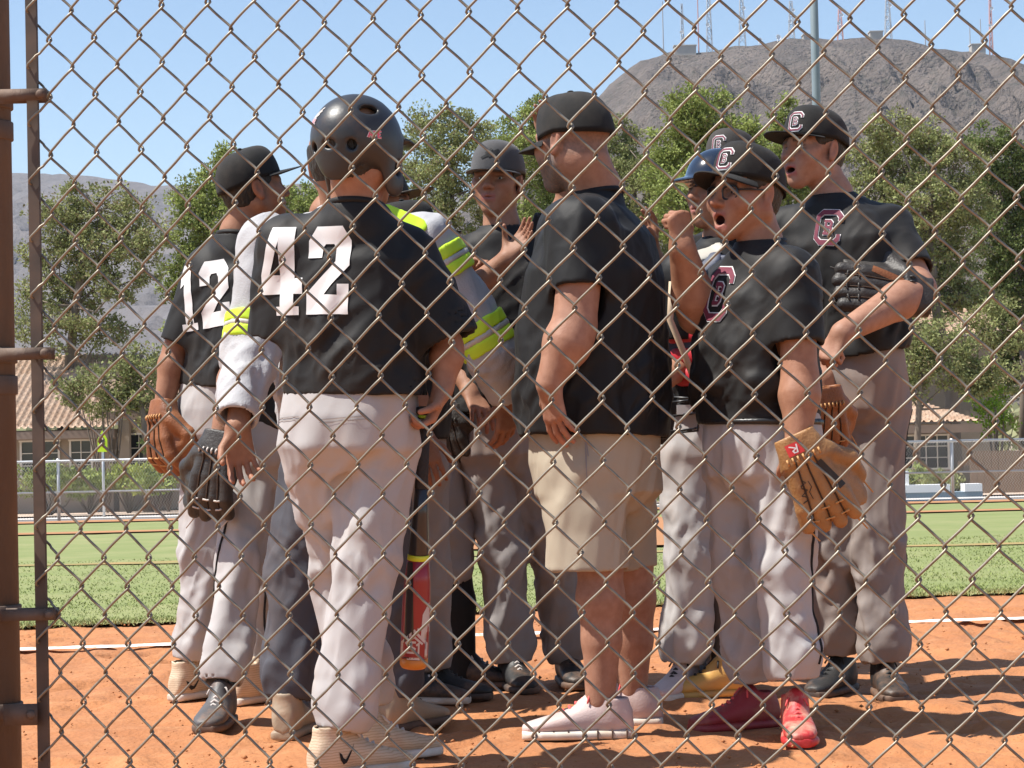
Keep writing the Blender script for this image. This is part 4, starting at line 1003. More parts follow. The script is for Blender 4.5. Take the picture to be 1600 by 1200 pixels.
# the same letters on the caps read white with a maroon core
LOGO_CAP = [(strokes(C_PATH, .19)+strokes(B_PATH, .125), M_white), (strokes(C_PATH, .085)+strokes(B_PATH, .045), M_maroon)]
def decal(parent, T, org, direc, up, layers, wd, hh, lift=.0025, name='emblem', step=.012):
    """project flat shapes (unit box, centred) along 'direc' on to the surface tree T"""
    direc = nrm(direc); up = nrm(np.array(up)-direc*np.dot(up, direc)); rt = np.cross(direc, up); first = []
    for li, (polys, m) in enumerate(layers):
        bm = bmesh.new()
        for p in polys:
            vs = [bm.verts.new(((x-.5)*wd, (y-.5)*hh, 0)) for x, y in p]
            try: bm.faces.new(vs)
            except ValueError: pass
        for ax, ext in ((0, wd), (1, hh)):
            k = -ext*.62
            while k < ext*.62:
                n_ = [0, 0, 0]; n_[ax] = 1; co = [0, 0, 0]; co[ax] = k
                bmesh.ops.bisect_plane(bm, geom=bm.verts[:]+bm.edges[:]+bm.faces[:], plane_co=co, plane_no=n_); k += step
        for v in bm.verts:
            p = np.array(org)+rt*v.co.x+up*v.co.y
            h = T.ray_cast(Vector(p), Vector(direc), .5)
            if h[0] is None:
                h = T.find_nearest(Vector(p+direc*.05))
            nn = h[1]; nn = nn if nn.dot(Vector(direc)) < 0 else -nn
            v.co = h[0] + nn*(lift*(li+1))
        bmesh.ops.recalc_face_normals(bm, faces=bm.faces)
        me = bpy.data.meshes.new(name); bm.to_mesh(me); bm.free()
        me.shade_smooth(); o = put(name if li == 0 else 'letters', me, m, parent); first.append(o)
    return first
def number_layer(txt, gap=.12):
    w_ = {'1': .62, '2': 1.0, '4': 1.06}; tot = sum(w_[c] for c in txt)+gap*(len(txt)-1); x = 0; out = []
    for c in txt:
        for p in GLYPH[c]: out.append([((x+q[0]*w_[c])/tot, q[1]) for q in p])
        x += w_[c]+gap
    return [(out, M_white)]
# ================================================================ PERSON BUILDER
def shift(objs, v):
    for o in objs: o.data.transform(Matrix.Translation(Vector(-np.array(v))))
    return objs
class Person:
    """joints are (px, py[, dy]) in photo pixels at the person's own distance D (+dy metres)"""
    def __init__(s, D, label, foot_px, fc, tone=(.40, .23, .145), res=.0075):
        s.D = D; s.tone = tone; s.res = res
        b = U(foot_px, 1000, D); b[2] = 0.0; s.base = b
        s.root = empty('person', b); tag(s.root, label, 'person', 'players and coaches in the huddle')
        s.f = nrm([fc[0], fc[1], 0]); s.rt = np.array([s.f[1], -s.f[0], 0]); s.up = np.array([0, 0, 1.])
        s.bodyV = []; s.bodyF = []; s.bodyK = []; s.nv = 0
        s.fold_seed = random.random()*20
    def J(s, j): return U(j[0], j[1], s.D+(j[2] if len(j) > 2 else 0))
    def addbody(s, V, Q, K=None):
        if K is None: K = np.tile(np.array(s.tone), (len(V), 1))
        s.bodyV.append(V); s.bodyF.append(Q+s.nv); s.bodyK.append(K); s.nv += len(V)
    def part(s, name, V, Q, m, parent=None):
        return put(name, mesh_np(name, V-s.base, Q), m, parent or s.root)
    # ---- head
    def head(s, j, yaw, pitch=0, roll=0, sc=1.0, neck=None, fat=0., mouth=0., beard=None, res=.0032, hair=True, hair_low=-.055, neck_r=.054, lips=(.36, .13, .11), eyes=True, hair_mat=None, stubble=0.0):
        s.hc = s.J(j); s.hM = head_frame(yaw, pitch, roll); s.hs = sc; s.neck = s.J(neck)
        F, W = head_field(s.hc, s.hM, sc, s.neck, fat, mouth, 0, neck_r); s.hW = W
        V, Q = F.mesh(res); V = relax(V, Q, 1, .4)
        s.addbody(V, Q, skin_shade(V, s.hc, s.hM, sc, s.tone, lips, beard, True, stubble, mouth)); s.nr = neck_r
        if eyes:
            for sg in (-1, 1):
                c = W(sg*.032, .0642, .0006); n1, n2 = 12, 16; vs = []; K = []
                for i in range(n1+1):
                    ph = math.pi*i/n1
                    for k in range(n2):
                        a = 2*math.pi*k/n2; vs.append(c+s.hM@np.array([math.sin(ph)*math.cos(a), math.cos(ph), math.sin(ph)*math.sin(a)])*.0125*sc)
                        K.append((.008, .006, .005) if ph < .26 else ((.05, .028, .016) if ph < .52 else (.55, .52, .49)))
                fq = np.array([(i*n2+k, i*n2+(k+1) % n2, (i+1)*n2+(k+1) % n2, (i+1)*n2+k) for i in range(n1) for k in range(n2)])
                me = mesh_np('eye', np.array(vs)-s.base, fq); setcol(me, np.array(K)); put('eye', me, M_eye, s.root)
        if hair:
            V, Q = hair_mesh(s.hc, s.hM, sc, .005, hair_low, seed=s.fold_seed); s.part('hair', V, Q, hair_mat or M_hair)
    # ---- bare arm with hand
    def arm(s, sh, el, wr, hf=None, hn=None, thumb=1, curl=(15, 20, 15), hsize=1.0, r=(.046, .040, .029), spread=6, res=.0042, thumb_curl=25, hand=True, fore=1.12):
        a, b, c = s.J(sh), s.J(el), s.J(wr); F = Field()
        F.cone(a, b, r[0], r[1], .02); m = b+(c-b)*.28; F.cone(b, m, r[1]*.98, r[1]*fore, .02); F.cone(m, c, r[1]*fore, r[2], .02)
        if hand:
            f = nrm(c-b) if hf is None else nrm(hf); F.cone(c, c+f*.015, r[2], r[2]*.95, .012, flat=(nrm(hn), .78)); add_hand(F, c, f, hn, thumb, curl, hsize, spread, thumb_curl)
        V, Q = F.mesh(res); V = relax(V, Q, 1, .35)
        K = np.tile(np.array(s.tone), (len(V), 1)); K = K*(1+.07*perlin(V*16)[:, None])
        dk = np.exp(-(np.linalg.norm(V-b, axis=1)/.05)**2)[:, None]*.10; K = K*(1-dk*np.array([.6, 1.2, 1.3]))
        if hand:
            h = np.clip((np.linalg.norm(V-c, axis=1)*np.sign((V-c)@nrm(f)) - .07)/.09, 0, 1)[:, None]; K = K*(1+h*np.array([.10, -.06, -.06]))
        s.addbody(V, Q, K); return a, b, c
    def skinlimb(s, pts, rad, res=.006):
        P = [s.J(p) for p in pts]; F = Field()
        for i in range(len(P)-1): F.cone(P[i], P[i+1], rad[i], rad[i+1], .02)
        V, Q = F.mesh(res); s.addbody(V, Q, np.tile(np.array(s.tone), (len(V), 1))*(1+.06*perlin(V*14)[:, None]))
    def finish_body(s, core=None):
        if core:
            F = Field(); F.loft([(s.J(c[:3]), max(c[3]-.05, .04), max(c[4]-.05, .04)) for c in core], s.rt, n=2.2); V, Q = F.mesh(.02); s.addbody(V, Q)
        me = mesh_np('body', np.concatenate(s.bodyV)-s.base, np.concatenate(s.bodyF)); setcol(me, np.concatenate(s.bodyK)); return put('body', me, M_skin, s.root)
    # ---- shirt
    def shirt(s, secs, sleeves, m, amp=.006, name='jersey', res=None, fdir=(.25, 0, 1), freq=8., collar=.006, n=2.5, traps=True, hem_open=True, collar_rise=.006, collar_drop=.009):
        """secs bottom to top (px,py,dy,half width,half depth); sleeves: (shoulder, end, r0, r1[, end joint2, r2])"""
        F = Field(); S = [(s.J(c[:3]), c[3], c[4]) for c in secs]; F.loft(S, s.rt, n=n)
        nb = s.neck
        for sl in sleeves:
            a = s.J(sl[0]); e = s.J(sl[1]); long_ = len(sl) > 4
            if traps: F.cone(nb-np.array([0, 0, .052]), a, .055, sl[2]*.86, .045)
            F.cone(a, e, sl[2], sl[3], .032, cap=not long_)
            if long_: F.cone(e, s.J(sl[4]), sl[3], sl[5], .02, cap=True)
        F.cone(nb-np.array([0, 0, .05]), nb+s.up*(collar_rise-.008), .074, s.nr+.012, .03, cap=True)
        F.cone(nb-s.up*.02, nb+s.up*.14+(s.hc-nb)*.1, s.nr+collar, s.nr+collar+.004, .004, 's')
        if hem_open: F.loft([(S[0][0]-(S[1][0]-S[0][0])*.2, S[0][1]-.010, S[0][2]-.010), (S[0][0]+(S[1][0]-S[0][0])*.35, S[0][1]-.014, S[0][2]-.014)], s.rt, .004, 's', n=n)
        for sl in sleeves:
            a = s.J(sl[0]); e = s.J(sl[1]); r1 = sl[3]
            if len(sl) > 4: a, e, r1 = e, s.J(sl[4]), sl[5]
            d = nrm(e-a); F.cone(e-d*.045, e+d*.03, r1-.013, r1-.011, .003, 's')
        V, Q = F.mesh(res or s.res)
        zt = S[0][0][2]; zone = .55+.9*np.exp(-((V[:, 2]-zt-.10)/.13)**2)
        zone = zone*np.clip((np.linalg.norm(V-nb, axis=1)-.06)/.14, .0, 1)*np.clip((V[:, 2]-zt)/.06, .25, 1)
        for sl in sleeves:
            e = s.J(sl[1] if len(sl) < 5 else sl[4]); zone = zone*np.clip((np.linalg.norm(V-e, axis=1)-.05)/.10, .12, 1)
        V = folds(V, Q, amp*1.35, s.fold_seed, freq*1.5, fdir, .11, zone, .6)
        V = folds(V, Q, amp*.85, s.fold_seed+7, freq*2.0, (.75, .1, .65), .14, zone, .8); V = relax(V, Q, 1, .2)
        ring = [nb+s.up*(collar_rise*.55-collar_drop)+(s.rt*math.cos(a)+s.f*math.sin(a))*(s.nr+.010)-s.up*.010*math.sin(a)-s.base for a in np.linspace(0, 2*math.pi, 33)]
        o = s.part(name, V, Q, m); MB().tube(ring, .0090, 8, False).build('collar', m, o, True); s.shirt_o = o; s.shirt_T = BVHTree.FromPolygons([tuple(v) for v in V], Q.tolist()); s.shirtV = V
        return o
    def print_on(s, obj, T, j, direc, layers, wd, hh, name, up=(0, 0, 1), lift=.0025):
        p = s.J(j)-nrm(direc)*.25
        return shift(decal(obj, T, p, direc, up, layers, wd, hh, lift, name), s.base)
    # ---- trousers
    def pants(s, hips, legs, m, amp=.008, name='trousers', freq=8., res=None, knee_zone=1.0, cuff_zone=1.3, fdir=(.8, .2, .45), cuff_open=True, bunch=True):
        """hips: sections top to bottom; legs: list of (hip, knee, cuff, r0, r1, r2)"""
        F = Field(); HS = [(s.J(c[:3]), c[3]*.97, c[4]*.97) for c in hips]; HS.append((HS[-1][0]-s.up*.05, hips[-1][3]*.62, hips[-1][4]*.62)); F.loft(HS[::-1], s.rt, n=2.3); Jk = []
        for lg in legs:
            h, k_, c = s.J(lg[0]), s.J(lg[1]), s.J(lg[2]); F.cone(h, k_, lg[3]*.93, lg[4]*.86, .04); F.cone(k_, c, lg[4]*.86, lg[5]*.92, .022, cap=True); Jk.append((h, k_, c, lg))
            if bunch:
                d = nrm(c-k_)
                for q, (t, dr) in enumerate(((.045, .006), (.085, .004), (.13, .003))):
                    F.cone(c-d*t+s.rt*.008*(-1)**q, c-d*(t+.012)-s.rt*.008*(-1)**q, lg[5]*.92+dr, lg[5]*.92+dr, .008)
        for h, k_, c, lg in Jk:
            if cuff_open: d = nrm(c-k_); F.cone(c-d*.05, c+d*.03, lg[5]*.92-.014, lg[5]*.92-.012, .003, 's')
        V, Q = F.mesh(res or s.res)
        zone = np.full(len(V), .5)
        for h, k_, c, lg in Jk:
            zone += knee_zone*np.exp(-(np.linalg.norm(V-k_, axis=1)/.16)**2) + cuff_zone*np.exp(-(np.linalg.norm(V-c, axis=1)/.15)**2) + .4*np.exp(-(np.linalg.norm(V-h, axis=1)/.16)**2)
        for h, k_, c, lg in Jk: zone = zone*np.clip((np.linalg.norm(V-c, axis=1)-.045)/.08, .2, 1)
        top = s.J(hips[0][:3])[2]; zone = zone*np.clip((top-V[:, 2])/.10, .1, 1)
        zc = np.clip(zone, 0, 1.1)
        V = folds(V, Q, amp*1.35, s.fold_seed+9, freq*1.35, (.26, .1, 1), .06, zc, .5)
        V = folds(V, Q, amp*.80, s.fold_seed+3, freq*1.5, (.75, .1, .62), .08, np.clip(zone-.65, 0, 1.2), .4)
        V = folds(V, Q, amp*.55, s.fold_seed+5, freq*1.7, (-.8, .1, .50), .08, np.clip(zone-.75, 0, 1.2), .4); V = relax(V, Q, 1, .2)
        o = s.part(name, V, Q, m); s.pT = BVHTree.FromPolygons([tuple(v) for v in V], Q.tolist()); s.pants_o = o; return o
    def piping(s, pts, side, m=None, wd=.004, name='piping'):
        """thin cord along the outer seam, laid on the cloth"""
        P = [s.J(p) for p in pts]; L = []
        for i in range(len(P)-1):
            for t in np.linspace(0, 1, 14, endpoint=i == len(P)-2): L.append(P[i]+(P[i+1]-P[i])*t)
        out = []
        for p in L:
            d = Vector(-nrm(side)); h = s.pT.ray_cast(Vector(p+nrm(side)*.25), d, .6)
            if h[0] is not None: out.append(np.array(h[0])+np.array(h[1])*.001-s.base)
        if len(out) > 3: MB().tube(out, wd, 6).build(name, m or M_sock, s.pants_o, True)
    # ---- shoes
    def shoe(s, an, toe, m, sole=None, lace=None, L=.285, high=.0, lift=0.0, mark=None, wide=1.0, pitch=0):
        sole = sole or M_solek; a = s.J(an); a[2] = 0; f = nrm([toe[0], toe[1], 0]); x = np.array([f[1], -f[0], 0]); k = L/.285
        W = lambda px, py, pz: a + x*px*k*wide + f*py*k + np.array([0, 0, pz*k-.004+lift+max(0, -py+.1)*math.tan(R(pitch))])
        F = Field()
        secs = [(-.078, .020, .026, .046), (-.070, .029, .036, .052), (-.04, .034, .046, .058), (.0, .036, .048, .058), (.05, .040, .038, .050), (.10, .045, .028, .041), (.15, .046, .021, .034), (.185, .036, .016, .029), (.202, .020, .011, .026)]
        F.loft([(W(0, y, z), aa*k*wide, b*k) for y, aa, b, z in secs], x, n=2.3)
        F.cone(W(0, -.022, .05), W(0, -.024, .105+high), .041*k, .044*k, .02, flat=(x, .86), cap=True)
        F.cone(W(0, -.024, .09+high), W(0, -.024, .14+high), .034*k, .036*k, .004, 's', flat=(x, .86))
        F.cone(W(0, .045, .084), W(0, .012, .108+high*.8), .018*k, .02*k, .02, flat=(x, 1.0))
        V, Q = F.mesh(.0055); V[:, 2] = np.maximum(V[:, 2], .006)
        V = relax(V, Q, 1, .4); o = s.part('shoe', V, Q, m)
        F = Field(); F.loft([(W(0, y, .013), (aa+.0055)*k*wide, .013*k) for y, aa, b, z in secs], x, n=4)
        V, Q = F.mesh(.0055); V = relax(V, Q, 1, .3); s.part('sole', V, Q, sole, o)
        mb = MB()
        for i, y in enumerate(np.linspace(.028, .095, 5)):
            z = .108-.55*(y-.02)
            mb.tube([W(-.024, y-.006, z-.012)-s.base, W(0, y+.004, z+.006)-s.base, W(.024, y-.006, z-.012)-s.base], .0045, 6)
        mb.tube([W(-.004, .022, .108)-s.base, W(-.022, .03, .112)-s.base, W(-.032, .035, .092)-s.base], .003, 6); mb.tube([W(.004, .022, .108)-s.base, W(.022, .03, .114)-s.base, W(.03, .045, .094)-s.base], .003, 6)
        tag(mb.build('laces', lace or M_lacek, o, True), kind='stuff')
        if mark is not None:
            Vw = np.array([v.co[:] for v in o.data.vertices]); T = BVHTree.FromPolygons([tuple(v) for v in Vw], [tuple(q.vertices) for q in o.data.polygons])
            c = W(0, mark[1], .058)-s.base; d = np.array([0, 1., 0]) if abs(f[1]) < .9 else x*mark[0]; d = nrm(d-f*np.dot(d, f))
            SW = [[(0, .62), (.10, .30), (.30, .10), (.50, .16), (1, .95)], ]
            pol = [[(0, .62), (.08, .28), (.24, .36), (.16, .52)], [(.08, .28), (.28, .06), (.38, .28), (.24, .36)], [(.28, .06), (.48, .14), (.44, .32), (.38, .28)], [(.48, .14), (1.0, .95), (.44, .32)]]
            decal(o, T, c-d*.2, d, (0, 0, 1), [(pol, mark[2])], mark[3], .055, .0015, 'shoe_mark', .01)
        return o, W, k

def helper_T(V, Q): return BVHTree.FromPolygons([tuple(v) for v in V], Q.tolist())

# ---------------------------------------------------------------- gloves
def leather(name, c, dk): return mat(name, c, .5, var=dk, vscale=14, bump=.25, bscale=160, dirt=tuple(x*.45 for x in c), dscale=16, damt=.6, spec=.45)
M_tanglove = leather('tan glove leather', (.37, .195, .075), (.27, .13, .045)); M_brnglove = leather('brown glove leather', (.27, .10, .035), (.19, .065, .022)); M_blkglove = leather('black glove leather', (.028, .025, .023), (.05, .042, .036))
M_seam = mat('dark glove seam', (.045, .022, .010), .8); M_tanlace = mat('tan lace', (.52, .27, .10), .7); M_redpatch = mat('red patch', (.55, .03, .03), .6); M_blkpatch = mat('black patch', (.02, .018, .016), .6)
M_orgglove = leather('orange glove leather', (.52, .20, .045), (.42, .15, .03))
def glove(label, wrist, f, n, thumb, m, lace, sc=1.0, patch=None, curl=26, patch2=None, spread=9, group='fielding gloves'):
    """fielder's glove: four finger stalls, thumb, web, wrist strap, pocket on the palm side"""
    w0 = np.array(wrist, float); f = nrm(f); n = nrm(np.array(n)-f*np.dot(n, f)); sd_ = np.cross(f, n)*thumb
    o = empty('baseball_glove', w0); F = Field(); z = sc
    F.ell(w0+f*.075*z+n*.018*z, np.array([.066, .078, .032])*z, np.stack([sd_, f, n], 1), .02)
    F.loft([(w0-f*.040*z, .052*z, .033*z), (w0-f*.005*z, .056*z, .034*z), (w0+f*.035*z, .062*z, .034*z)], sd_, .02, n=2.6)
    tips = []
    for i, q in enumerate((.042, .014, -.015, -.042)):
        a = w0+sd_*q*z+f*.085*z; d = nrm(f+sd_*math.tan(R(spread))*(1.3, .4, -.5, -1.5)[i]); b = a+(d*math.cos(R(curl*.5))+n*math.sin(R(curl*.5)))*.055*z; c = b+(d*math.cos(R(curl*1.3))+n*math.sin(R(curl*1.3)))*(.060, .064, .058, .046)[i]*z
        F.cone(w0+sd_*q*.8*z+f*.03*z-n*.008*z, a, .019*z, .0205*z, .006); F.cone(a, b, .0205*z, .0210*z, .0035); F.cone(b, c, .0210*z, .0185*z, .0035); tips.append((b, c))
    ta = w0+sd_*.055*z+f*.03*z+n*.01*z; tb = ta+(f*.5+sd_*.62+n*.45)*.075*z; tc = tb+(f*.75+sd_*.15+n*.6)*.062*z
    F.cone(w0+sd_*.03*z, ta, .026*z, .024*z, .015); F.cone(ta, tb, .026*z, .023*z, .014); F.cone(tb, tc, .023*z, .0185*z, .010)
    # web between thumb and first finger
    F.cone((tb+tips[0][0])/2, (tc+tips[0][1])/2, .030*z, .034*z, .012, flat=(nrm(np.cross(tips[0][1]-tc, f)), .28))
    F.ell(w0+f*.085*z+n*.055*z, np.array([.050, .070, .040])*z, np.stack([sd_, f, n], 1), .012, 's')
    F.ell(w0-f*.045*z+n*.002*z, np.array([.042, .05, .023])*z, np.stack([sd_, f, n], 1), .006, 's')
    V, Q = F.mesh(.0048); V = folds(V, Q, .0012, sc*7+label.__len__(), 16, f, .4); V = relax(V, Q, 1, .3)
    put('shell', mesh_np('shell', V-w0, Q), m, o)
    T = helper_T(V, Q)
    def lay(p, d_): 
        h = T.ray_cast(Vector(p-nrm(d_)*.12), Vector(nrm(d_)), .3)
        return None if h[0] is None else np.array(h[0])+np.array(h[1])*.002-w0
    lc = MB(); k = 0
    for i in range(3):
        for t in (.25, .75):
            p0 = (tips[i][0]+(tips[i][1]-tips[i][0])*t); p1 = (tips[i+1][0]+(tips[i+1][1]-tips[i+1][0])*t)
            L = [lay(p0+(p1-p0)*u, n) for u in (.2, .5, .8)]; L = [q for q in L if q is not None]
            if len(L) > 1: lc.tube(L, .0028*z, 5); k += 1
    for (p, q) in ((tips[0][1], .045), (tips[3][1], .04), (tc, .05)):
        lc.tube([p-w0, p-w0+n*.012+f*.012, p-w0+f*q*.8+sd_*.02-np.array([0, 0, q*.4])], [.0028*z, .0025*z, .002*z], 5)
    for t in np.linspace(-.9, .9, 7):                                   # heel lacing
        p = lay(w0+sd_*t*.045*z+f*.02*z, n)
        if p is not None: lc.tube([p-f*.007*z, p+np.array(-n)*.004, p+f*.007*z], .0028*z, 5)
    if lc.v: tag(lc.build('lacing', lace, o, True), kind='stuff')
    sm = MB()
    for i in range(3):
        e0 = w0+sd_*((.042, .014, -.015, -.042)[i]+(.042, .014, -.015, -.042)[i+1])*.4*z+f*.02*z; e1 = (tips[i][1]+tips[i+1][1])/2
        L = [lay(e0+(e1-e0)*u, n) for u in np.linspace(0, .95, 14)]; L = [q for q in L if q is not None]
        if len(L) > 3: sm.tube(L, .0021*z, 5)
    if sm.v: tag(sm.build('seams', M_seam, o, True), kind='stuff')
    if patch is not None:
        shift(decal(o, T, w0-f*.006*z+sd_*(-.012)*z-n*.10, n, f, [([rectp(0, 0, 1, 1)], patch)], .040*z, .030*z, .0025, 'label_patch', .01), w0)
        shift(decal(o, T, w0-f*.006*z+sd_*(-.012)*z-n*.10, n, f, [(strokes([[(.32, .18), (.40, .82), (.60, .80), (.64, .62), (.42, .50), (.60, .34), (.78, .20)]], .09), M_white)], .040*z, .030*z, .0042, 'script_mark', .01), w0)
    if patch2 is not None:
        shift(decal(o, T, (tips[0][0]*.6+w0*.4+sd_*.012*z)-n*.10, n, nrm(tips[0][0]-w0), [([rectp(0, 0, 1, 1)], patch2)], .017*z, .085*z, .0025, 'finger_patch', .01), w0)
        scr = [[(.05+.1*i, .35+.25*math.sin(i*1.9)) for i in range(10)], [(.1, .75), (.35, .9), (.55, .7), (.85, .85)]]
        shift(decal(o, T, w0+f*.10*z-sd_*.028*z-n*.10, n, nrm(sd_+f*.2), [(strokes(scr, .045), M_blkpatch)], .06*z, .035*z, .002, 'script_mark', .01), w0)
    tag(o, label, 'glove', group); return o

# ---------------------------------------------------------------- batting helmet
def helmet(p, m, flaps=True, vents=True, bill=.062, dome=(.098, .118, .100), name='batting_helmet', rim=-.052, marks=None, mdirt=None):
    c, M, sc = p.hc, p.hM, p.hs; W = lambda x, y, z: c+M@(np.array([x, y, z])*sc); F = Field()
    F.ell(W(0, -.012, .036), np.array(dome)*sc, M, .02)
    if flaps:
        for s_ in (-1, 1): F.cone(W(s_*.078, .006, .0), W(s_*.080, .020, -.072), .046*sc, .034*sc, .02, flat=(M[:, 0], .42))
        F.cone(W(0, -.085, .0), W(0, -.094, -.030), .050*sc, .044*sc, .03, flat=(M[:, 1], .45))
    # bill
    F.cone(W(-.045, .085, .036), W(.045, .085, .036), .026*sc, .026*sc, .015, flat=(M[:, 2], .22)); F.cone(W(-.034, .085+bill*.6, .026), W(.034, .085+bill*.6, .026), .030*sc, .030*sc, .02, flat=(M[:, 2], .18))
    lo = c-.3; hi = c+.3
    if flaps:
        F.ell(W(0, .085, -.070), np.array([.085, .070, .085])*sc, M, .006, 's')
        F.plane(W(0, -.06, rim), nrm(-M[:, 2]*.96-M[:, 1]*.28), W(-.14, -.16, -.16).clip(lo, hi), W(.14, -.02, .02).clip(lo, hi), .004) if False else None
        F.ell(W(0, -.050, -.105), np.array([.110, .058, .055])*sc, M, .006, 's')
    else: F.plane(W(0, 0, .006), -M[:, 2], lo, hi, .004)
    F.ell(W(0, -.012, .030), (np.array(dome)-.012)*sc, M, .004, 's')
    if flaps:
        for s_ in (-1, 1):
            F.ell(W(s_*.10, .018, -.040), np.array([.030, .013, .019])*sc, M, .004, 's')      # ear hole
    if vents:
        for (x, y, z, rx, ry, rz) in ((.066, -.060, .088, .018, .026, .012), (-.066, -.060, .088, .018, .026, .012), (.0, -.125, .010, .016, .02, .011), (.050, -.108, .006, .010, .02, .012), (-.050, -.108, .006, .010, .02, .012), (.06, .045, .105, .014, .022, .012), (-.06, .045, .105, .014, .022, .012)):
            F.ell(W(x, y, z), np.array([rx, ry, rz])*sc, M, .004, 's')
    V, Q = F.mesh(.004); V = relax(V, Q, 2, .45)
    o = p.part(name, V, Q, m); o_T = helper_T(V, Q)
    return o, o_T, W
# ================================================================ THE PEOPLE
T1 = (.36, .185, .115); T2 = (.32, .16, .095); T3 = (.40, .215, .145)

# ---- player 42: back to the camera, batting helmet, bat hanging from the right hand
p = Person(5.4, 'player in black jersey number 42, back turned, wearing batting helmet', 540, (.35, .94), T1, .007)
p.head((562, 240), (.50, .87), 0, 0, 1.06, neck=(556, 318), hair_low=-.075, eyes=False)
p.arm((452, 382, .06), (444, 505, .14), (520, 560, .30), None, (0, -1, 0), 1)
p.arm((644, 404, .04), (700, 540, .06), (692, 608, .02), (-.45, -.1, -.9), (-.6, -.3, .5), -1, (35, 50, 40), .95, (.044, .035, .026))
p.finish_body([(555, 640, .1, .15, .1), (545, 430, .05, .18, .11), (555, 330, .02, .09, .08)])
p.shirt([(556, 617, .05, .178, .135), (552, 565, .05, .172, .130), (546, 480, .05, .176, .130), (548, 410, .05, .186, .122), (552, 362, .05, .132, .095), (556, 335, .04, .080, .072)],
        [((452, 385, .06), (437, 528, .10), .078, .080), ((642, 402, .04), (700, 534, .03), .066, .084)], M_blackd, .0075, freq=6.5, fdir=(.45, 0, 1))
dk = nrm([.34, .94, 0])
p.print_on(p.shirt_o, p.shirt_T, (487, 425), dk, number_layer('42'), .245, .215, 'number', up=(.03, 0, 1))
p.pants([(548, 600, .05, .170, .125), (545, 650, .05, .178, .140), (545, 700, .05, .172, .138)],
        [((596, 705, .05), (570, 880, .0), (534, 1138, -.03), .098, .086, .068), ((500, 705, .05), (532, 885, .22), (572, 1100, .22), .100, .088, .072)], M_grey, .010, freq=7.5)
for sx, nm in ((560, 'pocket'), (440, 'pocket')): p.print_on(p.pants_o, p.pT, (sx, 655), dk, [(strokes([[(0, .5), (1, .62)]], .05)+strokes([[(0, .36), (1, .48)]], .04), M_greyd)], .115, .05, nm, lift=.002)
p.shoe((528, 1130, -.03), (.80, .60), M_shtan, M_rubber, M_lace, .29, .02, mark=(1, .0, M_sock, .048)); p.shoe((574, 1110, .22), (.85, .5), M_shtan, M_rubber, M_lace, .29)
M_helm = mat('scuffed matte black helmet', (.022, .023, .025), .40, var=(.032, .032, .034), vscale=9, dirt=(.13, .075, .045), dscale=4.5, damt=.7, spec=.5, bump=.05, bscale=90)
hm, hT, hW = helmet(p, M_helm, bill=.085)
bk = lambda x, y, z: hW(x, y, z)
def mark(p, o, T, W, at, out, layers, wd, hh, nm):
    d = -nrm(p.hM@np.array(out)); shift(decal(o, T, W(*at)-d*.10, d, p.hM[:, 2], layers, wd, hh, .0016, nm, .01), p.base)
A_ = [[(.0, .1), (.15, .9), (.30, .1)], [(.06, .4), (.24, .4)], [(.64, .8), (.42, .8), (.36, .5), (.42, .15), (.64, .15)], [(.98, .85), (.74, .85), (.74, .12), (.98, .12)], [(.74, .5), (.92, .5)]]
M_pink = mat('pink red sticker', (.70, .10, .16), .5)
mark(p, hm, hT, hW, (-.085, -.075, .030), (-.75, -.66, .0), [(strokes(A_, .26), M_white), (strokes(A_, .13), M_pink)], .036, .020, 'sticker') if False else None
mark(p, hm, hT, hW, (.090, -.070, .030), (.8, -.60, 0), [(strokes(A_, .26), M_white), (strokes(A_, .14), M_pink)], .036, .020, 'sticker')
F42 = [[(.40, .05), (.40, .95), (.08, .38), (.55, .38)], [(.66, .75), (.75, .92), (.92, .88), (.94, .66), (.66, .1), (.98, .1)]]
mark(p, hm, hT, hW, (-.055, -.11, .066), (-.35, -.92, .2), [(strokes(F42, .24), M_white), (strokes(F42, .12), M_pink)], .024, .018, 'sticker')
WING = [[(0, .1), (1, .95)], [(0, .0), (.95, .62)], [(.05, -.05), (.8, .32)]]
mark(p, hm, hT, hW, (-.045, -.108, .088), (-.3, -.85, .45), [(strokes(WING, .13), M_lace)], .040, .030, 'wing_mark')

